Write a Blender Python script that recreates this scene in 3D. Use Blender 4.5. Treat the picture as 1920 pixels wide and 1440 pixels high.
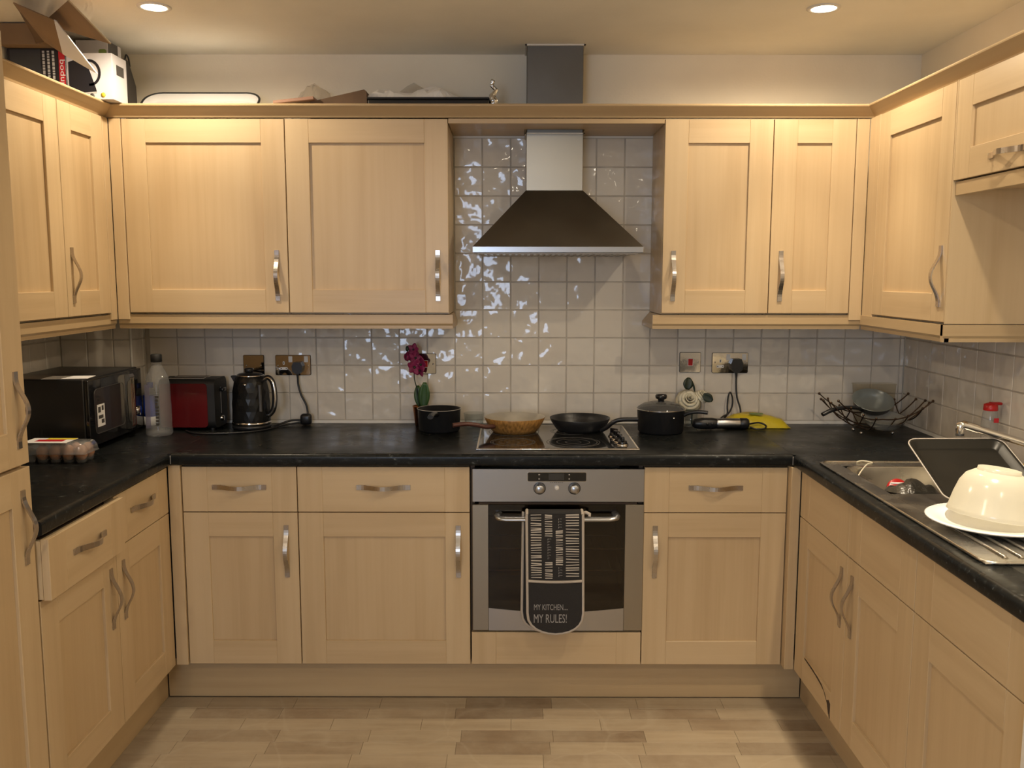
import bpy, bmesh, math, random
from mathutils import Vector, Matrix, Euler
random.seed(11)
SC = bpy.context.scene
COL = SC.collection
PI = math.pi
for o in list(bpy.data.objects):
    bpy.data.objects.remove(o)

# ------------------------------------------------------------------ camera
F_PX = 1667.7
t_, y_, r_ = map(math.radians, (6.9668, -0.1035, -0.0634))
def _ray(X, Y):
    x = X*math.cos(r_)+Y*math.sin(r_); yy = -X*math.sin(r_)+Y*math.cos(r_)
    q = math.cos(t_)+yy*math.sin(t_); z = -math.sin(t_)+yy*math.cos(t_)
    return Vector((x*math.cos(y_)+q*math.sin(y_), -x*math.sin(y_)+q*math.cos(y_), z))
fw = _ray(0, 0); rt = (_ray(1, 0)-fw).normalized(); upv = (_ray(0, 1)-fw).normalized()
cd = bpy.data.cameras.new('camera'); cd.sensor_width = 36; cd.lens = F_PX*36/1920
cd.clip_start = 0.05
cam = bpy.data.objects.new('camera', cd); COL.objects.link(cam)
m = Matrix.Identity(4)
for i in range(3):
    m[i][0] = rt[i]; m[i][1] = upv[i]; m[i][2] = -fw[i]
m.translation = (0.1506, -3.6428, 1.5189)
cam.matrix_world = m
SC.camera = cam

# ------------------------------------------------------------------ world, light, exposure
W = bpy.data.worlds.new('world'); SC.world = W; W.use_nodes = True
W.node_tree.nodes['Background'].inputs[0].default_value = (0.55, 0.68, 1.0, 1)
W.node_tree.nodes['Background'].inputs[1].default_value = 0.6
SC.view_settings.view_transform = 'Standard'
SC.view_settings.look = 'None'
SC.view_settings.exposure = -0.22
SC.view_settings.gamma = 1
SC.view_settings.use_curve_mapping = False
LAMP_COL = (1.0, 0.835, 0.61)
LAMPS = [(-1.02, -0.625, 15.5, 1.), (1.16, -0.615, 14, 1.5), (1.2, -1.72, 14, 5.), (0.25, -2.1, 12, .8), (-1.0, -3.4, 18, 0.), (1.1, -3.4, 9, 0.)]
ar = bpy.data.lights.new('window_daylight', 'AREA'); ar.shape = 'RECTANGLE'; ar.size = 1.0; ar.size_y = 1.1
ar.energy = 42; ar.color = (0.62, 0.76, 1.0)
aro = bpy.data.objects.new('window_daylight', ar); COL.objects.link(aro)
aro.location = (-0.75, -5.93, 1.6); aro.rotation_euler = (math.radians(90), 0, 0)   # shines towards +Y

# ------------------------------------------------------------------ materials
def _mat(name):
    m = bpy.data.materials.new(name); m.use_nodes = True
    nt = m.node_tree; b = nt.nodes['Principled BSDF']
    return m, nt, b
def N(nt, t, **kw):
    n = nt.nodes.new(t)
    for k, v in kw.items():
        if k in n.inputs: n.inputs[k].default_value = v
        else: setattr(n, k, v)
    return n
def ramp(nt, stops):
    n = nt.nodes.new('ShaderNodeValToRGB'); e = n.color_ramp.elements
    while len(e) < len(stops): e.new(0.5)
    for i, (p, c) in enumerate(stops):
        e[i].position = p; e[i].color = (*c, 1) if len(c) == 3 else c
    return n
def mat(name, col, rough=.5, metal=0., var=0., vscale=8., bump=0., bscale=60., coat=0., spec=.5, stretch=None, trans=0., rvar=0.):
    m, nt, b = _mat(name)
    b.inputs['Base Color'].default_value = (*col, 1); b.inputs['Roughness'].default_value = rough
    b.inputs['Metallic'].default_value = metal; b.inputs['Coat Weight'].default_value = coat
    b.inputs['Specular IOR Level'].default_value = spec
    b.inputs['Transmission Weight'].default_value = trans
    L = nt.links
    if var or bump or rvar:
        tc = N(nt, 'ShaderNodeTexCoord'); mp = N(nt, 'ShaderNodeMapping')
        if stretch: mp.inputs['Scale'].default_value = stretch
        L.new(tc.outputs['Object'], mp.inputs[0])
    if var or rvar:
        ns = N(nt, 'ShaderNodeTexNoise', Scale=vscale, Detail=5.); L.new(mp.outputs[0], ns.inputs['Vector'])
    if var:
        rp = ramp(nt, [(.3, tuple(c*(1-var) for c in col)), (.7, tuple(min(1, c*(1+var)) for c in col))])
        L.new(ns.outputs[0], rp.inputs[0]); L.new(rp.outputs[0], b.inputs['Base Color'])
    if rvar:
        mr = N(nt, 'ShaderNodeMapRange'); mr.inputs[3].default_value = max(.02, rough-rvar); mr.inputs[4].default_value = rough+rvar
        mr.inputs[1].default_value = .3; mr.inputs[2].default_value = .7
        L.new(ns.outputs[0], mr.inputs[0]); L.new(mr.outputs[0], b.inputs['Roughness'])
    if bump:
        nb = N(nt, 'ShaderNodeTexNoise', Scale=bscale, Detail=3.); L.new(mp.outputs[0], nb.inputs['Vector'])
        bp = N(nt, 'ShaderNodeBump', Strength=bump, Distance=.01); L.new(nb.outputs[0], bp.inputs['Height'])
        L.new(bp.outputs[0], b.inputs['Normal'])
    return m
def wood(name, axis, c0=(.535, .385, .215), c1=(.62, .465, .275), rough=.36):
    m, nt, b = _mat(name); L = nt.links
    tc = N(nt, 'ShaderNodeTexCoord'); mp = N(nt, 'ShaderNodeMapping')
    sc = [38, 38, 38]; sc['xyz'.index(axis)] = 1.3
    mp.inputs['Scale'].default_value = sc
    L.new(tc.outputs['Object'], mp.inputs[0])
    n1 = N(nt, 'ShaderNodeTexNoise', Scale=1.0, Detail=4., Roughness=.6); L.new(mp.outputs[0], n1.inputs['Vector'])
    mp2 = N(nt, 'ShaderNodeMapping'); s2 = [9, 9, 9]; s2['xyz'.index(axis)] = .8; mp2.inputs['Scale'].default_value = s2
    L.new(tc.outputs['Object'], mp2.inputs[0])
    n2 = N(nt, 'ShaderNodeTexNoise', Scale=1.0, Detail=2.); L.new(mp2.outputs[0], n2.inputs['Vector'])
    mx = N(nt, 'ShaderNodeMix', data_type='FLOAT'); mx.inputs[0].default_value = .55
    L.new(n1.outputs[0], mx.inputs[2]); L.new(n2.outputs[0], mx.inputs[3])
    rp = ramp(nt, [(.36, c0), (.5, tuple((a+c)/2*1.02 for a, c in zip(c0, c1))), (.64, c1)])
    L.new(mx.outputs[0], rp.inputs[0]); L.new(rp.outputs[0], b.inputs['Base Color'])
    b.inputs['Roughness'].default_value = rough
    bp = N(nt, 'ShaderNodeBump', Strength=.05, Distance=.003); L.new(n1.outputs[0], bp.inputs['Height']); L.new(bp.outputs[0], b.inputs['Normal'])
    return m
def clear(name, tint=(.93, .95, .95), ior=1.45, rough=.03, haze=0., hazecol=(.8, .8, .8)):
    """thin clear plastic or glass: tinted see-through with fresnel gloss and some haze"""
    m, nt, b = _mat(name); L = nt.links; nt.nodes.remove(b)
    out = nt.nodes['Material Output']
    tr = N(nt, 'ShaderNodeBsdfTransparent'); tr.inputs[0].default_value = (*tint, 1)
    gl = N(nt, 'ShaderNodeBsdfGlossy'); gl.inputs['Roughness'].default_value = rough
    lw = N(nt, 'ShaderNodeLayerWeight'); lw.inputs[0].default_value = .5
    pw = N(nt, 'ShaderNodeMath', operation='POWER'); pw.inputs[1].default_value = 3.5; L.new(lw.outputs['Facing'], pw.inputs[0])
    fr = N(nt, 'ShaderNodeMath', operation='MULTIPLY_ADD'); fr.inputs[1].default_value = .55; fr.inputs[2].default_value = (ior-1)**2/(ior+1)**2
    L.new(pw.outputs[0], fr.inputs[0])
    mx = N(nt, 'ShaderNodeMixShader'); L.new(fr.outputs[0], mx.inputs[0])
    if haze:
        df = N(nt, 'ShaderNodeBsdfDiffuse'); df.inputs[0].default_value = (*hazecol, 1)
        m2 = N(nt, 'ShaderNodeMixShader'); m2.inputs[0].default_value = haze
        L.new(tr.outputs[0], m2.inputs[1]); L.new(df.outputs[0], m2.inputs[2]); L.new(m2.outputs[0], mx.inputs[1])
    else:
        L.new(tr.outputs[0], mx.inputs[1])
    L.new(gl.outputs[0], mx.inputs[2]); L.new(mx.outputs[0], out.inputs[0])
    return m
def emit(name, col, s):
    m, nt, b = _mat(name)
    b.inputs['Emission Color'].default_value = (*col, 1); b.inputs['Emission Strength'].default_value = s
    b.inputs['Base Color'].default_value = (*col, 1)
    return m
def tile_mat():
    m, nt, b = _mat('glazed_tile'); L = nt.links
    oi = N(nt, 'ShaderNodeObjectInfo'); geo = N(nt, 'ShaderNodeNewGeometry')
    rp = ramp(nt, [(0, (.67, .605, .515)), (1, (.73, .675, .59))]); L.new(oi.outputs['Random'], rp.inputs[0])
    L.new(rp.outputs[0], b.inputs['Base Color'])
    b.inputs['Roughness'].default_value = .07
    n = N(nt, 'ShaderNodeTexNoise', Scale=13., Detail=1.5, Roughness=.45); L.new(geo.outputs['Position'], n.inputs['Vector'])
    mu = N(nt, 'ShaderNodeMath', operation='MULTIPLY_ADD'); mu.inputs[1].default_value = 6.; L.new(oi.outputs['Random'], mu.inputs[0])
    n.noise_dimensions = '4D'; L.new(mu.outputs[0], n.inputs['W'])
    bp = N(nt, 'ShaderNodeBump', Strength=.55, Distance=.02); L.new(n.outputs[0], bp.inputs['Height'])
    L.new(bp.outputs[0], b.inputs['Normal'])
    return m
def counter_mat():
    m, nt, b = _mat('black_speckled_laminate'); L = nt.links
    tc = N(nt, 'ShaderNodeTexCoord')
    mp = N(nt, 'ShaderNodeMapping'); mp.inputs['Scale'].default_value = (.55, 1, 1); L.new(tc.outputs['Object'], mp.inputs[0])
    n = N(nt, 'ShaderNodeTexNoise', Scale=75., Detail=4., Roughness=.65); L.new(mp.outputs[0], n.inputs['Vector'])
    n2 = N(nt, 'ShaderNodeTexNoise', Scale=7., Detail=3.); L.new(tc.outputs['Object'], n2.inputs['Vector'])
    r1 = ramp(nt, [(.55, (.009, .010, .010)), (.66, (.025, .028, .028)), (.74, (.16, .17, .165))]); L.new(n.outputs[0], r1.inputs[0])
    L.new(r1.outputs[0], b.inputs['Base Color']); b.inputs['Specular IOR Level'].default_value = .2
    mr = N(nt, 'ShaderNodeMapRange'); mr.inputs[1].default_value = .3; mr.inputs[2].default_value = .7
    mr.inputs[3].default_value = .22; mr.inputs[4].default_value = .42
    L.new(n2.outputs[0], mr.inputs[0]); L.new(mr.outputs[0], b.inputs['Roughness'])
    bp = N(nt, 'ShaderNodeBump', Strength=.06, Distance=.004); L.new(n.outputs[0], bp.inputs['Height']); L.new(bp.outputs[0], b.inputs['Normal'])
    return m
def floor_mat():
    m, nt, b = _mat('worn_oak_vinyl'); L = nt.links
    oi = N(nt, 'ShaderNodeObjectInfo'); geo = N(nt, 'ShaderNodeNewGeometry')
    mp = N(nt, 'ShaderNodeMapping'); mp.inputs['Scale'].default_value = (2.2, 26, 1); L.new(geo.outputs['Position'], mp.inputs[0])
    n1 = N(nt, 'ShaderNodeTexNoise', Scale=1., Detail=5., Roughness=.65); L.new(mp.outputs[0], n1.inputs['Vector'])
    n2 = N(nt, 'ShaderNodeTexNoise', Scale=4.5, Detail=6., Roughness=.7); L.new(geo.outputs['Position'], n2.inputs['Vector'])
    rp = ramp(nt, [(0, (.225, .16, .10)), (.14, (.285, .21, .135)), (.3, (.35, .27, .178)), (1, (.40, .315, .21))]); L.new(oi.outputs['Random'], rp.inputs[0])
    g = ramp(nt, [(.3, (.78, .76, .73)), (.7, (1.12, 1.12, 1.12))]); L.new(n1.outputs[0], g.inputs[0])
    mu = N(nt, 'ShaderNodeMix', data_type='RGBA', blend_type='MULTIPLY'); mu.inputs[0].default_value = 1
    L.new(rp.outputs[0], mu.inputs[6]); L.new(g.outputs[0], mu.inputs[7])
    dirt = ramp(nt, [(.38, (1, 1, 1)), (.62, (0, 0, 0))]); L.new(n2.outputs[0], dirt.inputs[0])
    mw = N(nt, 'ShaderNodeMix', data_type='RGBA', blend_type='MIX')
    k = N(nt, 'ShaderNodeMath', operation='MULTIPLY'); k.inputs[1].default_value = .45; L.new(dirt.outputs[0], k.inputs[0])
    L.new(k.outputs[0], mw.inputs[0]); L.new(mu.outputs[2], mw.inputs[6]); mw.inputs[7].default_value = (.43, .355, .25, 1)
    # pale curved scuffs
    wv = N(nt, 'ShaderNodeTexVoronoi', Scale=1.7); wv.feature = 'DISTANCE_TO_EDGE'
    nd = N(nt, 'ShaderNodeTexNoise', Scale=2.2, Detail=1.); L.new(geo.outputs['Position'], nd.inputs['Vector'])
    ad = N(nt, 'ShaderNodeMix', data_type='RGBA', blend_type='ADD'); ad.inputs[0].default_value = .9
    L.new(geo.outputs['Position'], ad.inputs[6]); L.new(nd.outputs[1], ad.inputs[7]); L.new(ad.outputs[2], wv.inputs['Vector'])
    sc = ramp(nt, [(.006, (1, 1, 1)), (.02, (0, 0, 0))]); L.new(wv.outputs[0], sc.inputs[0])
    k2 = N(nt, 'ShaderNodeMath', operation='MULTIPLY'); k2.inputs[1].default_value = .13; L.new(sc.outputs[0], k2.inputs[0])
    ms = N(nt, 'ShaderNodeMix', data_type='RGBA', blend_type='MIX'); L.new(k2.outputs[0], ms.inputs[0])
    L.new(mw.outputs[2], ms.inputs[6]); ms.inputs[7].default_value = (.53, .45, .33, 1)
    L.new(ms.outputs[2], b.inputs['Base Color'])
    b.inputs['Roughness'].default_value = .5
    return m

MT = {}
MT['wv'] = wood('maple_vertical_grain', 'z')
MT['wx'] = wood('maple_grain_along_x', 'x')
MT['wy'] = wood('maple_grain_along_y', 'y')
MT['wpv'] = wood('maple_panel_vertical_grain', 'z', (.515, .365, .20), (.595, .44, .255), .4)
MT['wtx'] = wood('maple_trim_along_x', 'x', (.46, .325, .175), (.53, .39, .22), .36)
MT['wty'] = wood('maple_trim_along_y', 'y', (.46, .325, .175), (.53, .39, .22), .36)
MT['gap'] = mat('gap_shade_and_split', (.05, .03, .018), .8)  # near-black put in for shade in gaps and openings, and for the split foil
MT['carc'] = mat('shade_dark_carcass', (.10, .066, .04), .7, var=.1)  # board colour darkened to carry the shade seen through the door gaps
MT['tile'] = tile_mat()
MT['grout'] = mat('grout', (.47, .42, .355), .85, var=.18, vscale=14, bump=.1)
MT['bead'] = mat('white_sealant', (.72, .69, .63), .5)
MT['paint'] = mat('cream_wall_paint', (.88, .80, .645), .8, var=.05, vscale=3, bump=.05, bscale=120)
MT['ceil'] = mat('ceiling_paint', (.88, .855, .77), .85, var=.05, vscale=2.5, bump=.06, bscale=90)
MT['counter'] = counter_mat()
MT['floor'] = floor_mat()
MT['steel'] = mat('brushed_steel', (.36, .335, .285), .34, 1.)
MT['steelx'] = mat('brushed_steel_along_x', (.44, .445, .46), .28, 1.)
MT['hoodsteel'] = mat('dull_hood_steel', (.17, .16, .14), .42, 1., var=.12, vscale=4, rvar=.05)
MT['sinksteel'] = mat('sink_steel', (.56, .53, .47), .27, 1., var=.08, vscale=10, rvar=.08)
MT['chrome'] = mat('chrome', (.72, .70, .68), .1, 1.)
MT['nickel'] = mat('worn_nickel', (.50, .46, .42), .27, 1., var=.06, vscale=15, rvar=.04)
MT['platechrome'] = mat('mirror_plate', (.42, .39, .36), .07, 1., bump=.02, bscale=20)
MT['black'] = mat('black_plastic', (.012, .012, .013), .35)
MT['gblack'] = mat('gloss_black', (.008, .008, .009), .12, coat=.3)
MT['mblack'] = mat('matt_black', (.014, .014, .014), .55, var=.2, vscale=20)
MT['nonstick'] = mat('non_stick_black', (.014, .014, .015), .38, bump=.05, bscale=300)
MT['rubber'] = mat('black_cable', (.01, .01, .01), .45)
MT['white'] = mat('white_plastic', (.78, .77, .74), .35)
MT['offw'] = mat('offwhite_enamel', (.74, .70, .64), .35)
MT['red'] = mat('red_rocker', (.45, .012, .012), .3)
MT['dred'] = mat('dark_red_enamel', (.10, .006, .008), .22, coat=.3)
MT['ovenglass'] = clear('oven_door_glass', (.40, .32, .20), 1.6, .04)
MT['ovenin'] = mat('oven_cavity_enamel', (.30, .24, .14), .5, var=.4, vscale=9)
MT['hobglass'] = mat('hob_glass', (.012, .012, .012), .08, coat=.4, rvar=.05, vscale=15)
MT['ring'] = mat('hob_ring_print', (.07, .068, .066), .25, var=.5, vscale=60)
MT['clear'] = clear('clear_plastic', (.88, .89, .90), 1.45, .06, .12)
MT['glass'] = clear('clear_glass', (.93, .95, .95), 1.5, .02)
MT['egg'] = mat('brown_eggshell', (.52, .25, .13), .5, var=.15, vscale=30)
MT['card'] = mat('cardboard', (.27, .17, .09), .75, var=.1, vscale=12)  # brown darkened to carry the shade on the unlit flap undersides
MT['cardd'] = mat('cardboard_inner', (.15, .09, .05), .8, var=.15, vscale=12)
MT['paper'] = mat('white_paper', (.80, .78, .76), .6)
MT['boxw'] = mat('white_carton', (.68, .66, .69), .45, var=.04)
MT['boxk'] = mat('black_carton', (.018, .017, .022), .35)
MT['boxg'] = mat('dark_grey_carton', (.07, .065, .06), .45)
MT['photo'] = mat('grey_photo_print', (.34, .33, .35), .4, var=.3, vscale=4)
MT['pred'] = mat('red_print', (.55, .02, .03), .4)
MT['pgreen'] = mat('green_print', (.22, .32, .08), .5)
MT['pyel'] = mat('yellow_print', (.70, .56, .05), .5)
MT['ptext'] = mat('pale_print', (.55, .54, .53), .5)
MT['pblue'] = mat('blue_label', (.015, .05, .38), .4)
MT['foil'] = mat('crumpled_foil', (.72, .70, .66), .22, 1., bump=.8, bscale=60)
MT['film'] = clear('clear_film', (.97, .965, .955), 1.5, .1, .035, (.85, .82, .76))
MT['tissue'] = mat('white_tissue', (.86, .84, .80), .7, bump=.3, bscale=25)
MT['petal'] = mat('magenta_petal', (.20, .008, .06), .6, var=.35, vscale=40)
MT['leaf'] = mat('dark_green_leaf', (.03, .085, .015), .4, var=.3, vscale=15)
MT['dleaf'] = mat('deep_green_leaf', (.008, .02, .008), .45, var=.3, vscale=20)
MT['gold'] = mat('copper_gold_pot', (.42, .17, .07), .22, 1., var=.2, vscale=6)
MT['rose'] = mat('cream_rose_petal', (.78, .72, .54), .65, var=.06, vscale=20)
MT['woodpan'] = mat('wood_print_enamel', (.34, .17, .045), .35, var=.45, vscale=9, stretch=(14, 14, 1))
MT['brownh'] = mat('dark_brown_handle', (.085, .03, .02), .4, var=.3, vscale=20)
MT['greyin'] = mat('grey_nonstick', (.42, .38, .31), .35, var=.06)
MT['lidgl'] = clear('lid_glass', (.30, .31, .30), 1.5, .05, .06)
MT['yellowbag'] = mat('yellow_film_packet', (.72, .56, .03), .3, bump=.35, bscale=25)
MT['bronze'] = mat('bronze_wire', (.12, .075, .05), .35, 1.)
MT['pangrey'] = mat('grey_green_pan', (.24, .26, .24), .3, var=.06)
MT['bowlw'] = mat('white_translucent_bowl', (.86, .82, .70), .3, trans=.0)
MT['tub'] = clear('frosted_tub', (.90, .88, .82), 1.35, .15, .10, (.6, .55, .45))
MT['frost'] = clear('frosted_bowl', (.85, .85, .82), 1.4, .15, .35, (.62, .6, .54))
MT['plate'] = mat('white_china', (.96, .95, .92), .2, coat=.3)
MT['sponge'] = mat('yellow_sponge', (.68, .42, .03), .9, bump=.9, bscale=220)
MT['sauce'] = mat('red_sauce', (.22, .008, .008), .3)
MT['string'] = mat('pale_string', (.72, .66, .5), .7)
MT['glovek'] = mat('charcoal_cotton', (.022, .020, .019), .85, bump=.3, bscale=600)
MT['gloveb'] = mat('cream_binding', (.52, .45, .37), .85, bump=.3, bscale=500)
MT['glovep'] = mat('cream_print', (.56, .50, .42), .85)
MT['glovet'] = mat('grey_print', (.34, .32, .30), .85)
MT['lens'] = emit('lamp_lens', (1.0, .86, .66), 22)
MT['bag'] = mat('dark_plastic_bag', (.045, .042, .035), .3, bump=.7, bscale=30)
MT['zinc'] = mat('grey_trim', (.42, .38, .33), .4)
MT['winpane'] = clear('window_pane', (.95, .97, 1), 1.45, .02)
MT['tray'] = mat('black_baking_steel', (.016, .015, .012), .36, .3, var=.15, vscale=9)
MT['silvertray'] = mat('silver_tray', (.95, .95, .95), .38, .35)

# ------------------------------------------------------------------ mesh builder
class MB:
    def __init__(s):
        s.v = []; s.f = []; s.m = []; s.sm = []; s.mats = []
    def mi(s, mt):
        mt = MT[mt] if isinstance(mt, str) else mt
        if mt not in s.mats: s.mats.append(mt)
        return s.mats.index(mt)
    def add(s, vs, fs, mt, smooth=False, X=None):
        o = len(s.v); k = s.mi(mt)
        for p in vs:
            p = Vector(p)
            s.v.append(tuple(X @ p) if isinstance(X, Matrix) else (tuple(X(p)) if X else tuple(p)))
        for f in fs:
            s.f.append([o+i for i in f]); s.m.append(k); s.sm.append(smooth)
        return s
    def box(s, x0, x1, y0, y1, z0, z1, mt, c=0., X=None):
        if x0 > x1: x0, x1 = x1, x0
        if y0 > y1: y0, y1 = y1, y0
        if z0 > z1: z0, z1 = z1, z0
        if not c:
            vs = [(x, y, z) for x in (x0, x1) for y in (y0, y1) for z in (z0, z1)]
            fs = [(0, 1, 3, 2), (4, 6, 7, 5), (0, 4, 5, 1), (2, 3, 7, 6), (0, 2, 6, 4), (1, 5, 7, 3)]
            return s.add(vs, fs, mt, False, X)
        bm = bmesh.new(); bmesh.ops.create_cube(bm, size=1)
        for v in bm.verts:
            v.co = ((x0+x1)/2+v.co.x*(x1-x0), (y0+y1)/2+v.co.y*(y1-y0), (z0+z1)/2+v.co.z*(z1-z0))
        seg = 1 if c < .004 else 3
        bmesh.ops.bevel(bm, geom=bm.edges[:], offset=c, segments=seg, affect='EDGES', profile=.5)
        bm.verts.index_update()
        s.add([v.co.copy() for v in bm.verts], [[v.index for v in f.verts] for f in bm.faces], mt, seg > 1, X)
        bm.free(); return s
    def prism(s, poly, axis, a0, a1, mt, X=None, smooth=False):
        """poly of 2D points extruded along axis ('x': points are (y,z); 'y': (x,z); 'z': (x,y))"""
        n = len(poly)
        def P(p, a):
            return {'x': (a, p[0], p[1]), 'y': (p[0], a, p[1]), 'z': (p[0], p[1], a)}[axis]
        vs = [P(p, a0) for p in poly]+[P(p, a1) for p in poly]
        s.add(vs, [(i, (i+1) % n, n+(i+1) % n, n+i) for i in range(n)], mt, smooth, X)
        s.add(vs, [list(range(n)), list(range(2*n-1, n-1, -1))], mt, False, X)
        return s
    def lathe(s, prof, mt, c=(0, 0, 0), seg=28, X=None, smooth=True, sx=1., sy=1., cap=False):
        vs = []; fs = []
        n = len(prof)
        for r, z in prof:
            for k in range(seg):
                a = 2*PI*k/seg
                vs.append((c[0]+r*sx*math.cos(a), c[1]+r*sy*math.sin(a), c[2]+z))
        for i in range(n-1):
            for k in range(seg):
                k2 = (k+1) % seg
                fs.append((i*seg+k, i*seg+k2, (i+1)*seg+k2, (i+1)*seg+k))
        if cap and prof[0][0] > 1e-5: fs.append(list(range(seg))[::-1])
        if cap and prof[-1][0] > 1e-5: fs.append([(n-1)*seg+k for k in range(seg)])
        return s.add(vs, fs, mt, smooth, X)
    def tube(s, pts, r, mt, seg=8, X=None, flat=1., closed=False, smooth=True):
        pts = [Vector(p) for p in pts]; n = len(pts); vs = []; fs = []
        rr = r if isinstance(r, (list, tuple)) else [r]*n
        prevN = None
        for i, p in enumerate(pts):
            if closed: d = pts[(i+1) % n]-pts[i-1]
            else: d = pts[min(i+1, n-1)]-pts[max(i-1, 0)]
            d.normalize()
            if prevN is None:
                up = Vector((0, 0, 1)) if abs(d.z) < .9 else Vector((0, 1, 0))
                nn = d.cross(up).normalized()
            else:
                nn = (prevN-d*prevN.dot(d)).normalized()
            prevN = nn; bb = d.cross(nn)
            for k in range(seg):
                a = 2*PI*k/seg
                vs.append(p+nn*math.cos(a)*rr[i]+bb*math.sin(a)*rr[i]*flat)
        m_ = n if closed else n-1
        for i in range(m_):
            j = (i+1) % n
            for k in range(seg):
                k2 = (k+1) % seg
                fs.append((i*seg+k, i*seg+k2, j*seg+k2, j*seg+k))
        s.add(vs, fs, mt, smooth, X)
        if not closed:
            s.add(vs, [list(range(seg))[::-1], [(n-1)*seg+k for k in range(seg)]], mt, False, X)
        return s
    def ball(s, c, r, mt, X=None, seg=12, rings=8, sc=(1, 1, 1)):
        prof = [(r*math.sin(PI*i/rings), -r*math.cos(PI*i/rings)) for i in range(rings+1)]
        prof[0] = (0.00001*r, -r); prof[-1] = (0.00001*r, r)
        vs = []; fs = []
        for rr, z in prof:
            for k in range(seg):
                a = 2*PI*k/seg
                vs.append((c[0]+rr*math.cos(a)*sc[0], c[1]+rr*math.sin(a)*sc[1], c[2]+z*sc[2]))
        for i in range(rings):
            for k in range(seg):
                k2 = (k+1) % seg
                fs.append((i*seg+k, i*seg+k2, (i+1)*seg+k2, (i+1)*seg+k))
        return s.add(vs, fs, mt, True, X)
    def sheet(s, rows, mt, th=.001, X=None, smooth=True):
        """rows: list of lists of points -> a thin solid sheet"""
        nr = len(rows); nc = len(rows[0]); P = [[Vector(p) for p in r] for r in rows]
        vs = []; off = []
        for i in range(nr):
            for j in range(nc):
                du = P[min(i+1, nr-1)][j]-P[max(i-1, 0)][j]; dv = P[i][min(j+1, nc-1)]-P[i][max(j-1, 0)]
                nn = du.cross(dv)
                nn = nn.normalized() if nn.length > 1e-9 else Vector((0, 0, 1))
                vs.append(P[i][j]+nn*th/2); off.append(P[i][j]-nn*th/2)
        T = nr*nc; fs = []
        idx = lambda i, j: i*nc+j
        for i in range(nr-1):
            for j in range(nc-1):
                q = (idx(i, j), idx(i, j+1), idx(i+1, j+1), idx(i+1, j))
                fs.append(q); fs.append(tuple(T+k for k in q[::-1]))
        edge = [idx(0, j) for j in range(nc)]+[idx(i, nc-1) for i in range(1, nr)]+[idx(nr-1, j) for j in range(nc-2, -1, -1)]+[idx(i, 0) for i in range(nr-2, 0, -1)]
        for a, b in zip(edge, edge[1:]+edge[:1]):
            fs.append((a, T+a, T+b, b))
        return s.add(vs+off, fs, mt, smooth, X)
    def mesh(s, name, recalc=True):
        me = bpy.data.meshes.new(name); me.from_pydata(s.v, [], s.f)
        for mt in s.mats: me.materials.append(mt)
        me.polygons.foreach_set('material_index', s.m); me.polygons.foreach_set('use_smooth', s.sm)
        if recalc:
            bm = bmesh.new(); bm.from_mesh(me)
            bmesh.ops.recalc_face_normals(bm, faces=bm.faces[:]); bm.to_mesh(me); bm.free()
        me.update(); return me

WM = {}
def link(o, parent=None, world=None):
    COL.objects.link(o); world = world or Matrix.Identity(4); WM[o] = world
    if parent is not None:
        o.parent = parent; o.matrix_parent_inverse = WM[parent].inverted()
    o.matrix_basis = world
    return o
def thing(name, label, cat, loc=(0, 0, 0), group=None, kind=None):
    o = bpy.data.objects.new(name, None); o.empty_display_size = .05
    link(o, None, Matrix.Translation(loc))
    if kind: o['kind'] = kind
    o['label'] = label
    if cat: o['category'] = cat
    if group: o['group'] = group
    return o
def part(name, mb, parent, label=None, world=None, kind=None):
    me = mb if isinstance(mb, bpy.types.Mesh) else mb.mesh(name)
    o = bpy.data.objects.new(name, me); link(o, parent, world)
    if label: o['label'] = label
    if kind: o['kind'] = kind
    return o
def solo(name, mb, label, cat, group=None, world=None):
    o = part(name, mb, None, label, world); o['category'] = cat
    if group: o['group'] = group
    return o
def struct(name, mb, label=None, world=None, cat=None):
    o = part(name, mb, None, label, world); o['kind'] = 'structure'
    o['category'] = cat or name.split('_')[0]
    return o
T3 = Matrix.Translation
def R3(ax, deg): return Matrix.Rotation(math.radians(deg), 4, ax)
def arc(c, r, a0, a1, n, plane='xz', r2=None):
    r2 = r if r2 is None else r2; out = []
    for i in range(n+1):
        a = math.radians(a0+(a1-a0)*i/n); u = r*math.cos(a); w = r2*math.sin(a)
        out.append({'xz': (c[0]+u, c[1], c[2]+w), 'yz': (c[0], c[1]+u, c[2]+w), 'xy': (c[0]+u, c[1]+w, c[2])}[plane])
    return out
def smooth_path(pts, n=6):
    P = [Vector(p) for p in pts]; P = [P[0]*2-P[1]]+P+[P[-1]*2-P[-2]]; out = []
    for i in range(1, len(P)-2):
        for k in range(n):
            t = k/n; a, b, c, d = P[i-1], P[i], P[i+1], P[i+2]
            out.append(.5*((2*b)+(c-a)*t+(2*a-5*b+4*c-d)*t*t+(3*b-a-3*c+d)*t**3))
    out.append(P[-2]); return out
def rrect(x0, x1, z0, z1, r, n=4):
    out = []
    for cx, cz, a in ((x1-r, z1-r, 0), (x0+r, z1-r, 90), (x0+r, z0+r, 180), (x1-r, z0+r, 270)):
        for k in range(n+1):
            t = math.radians(a+90*k/n); out.append((cx+r*math.cos(t), cz+r*math.sin(t)))
    return out
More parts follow.
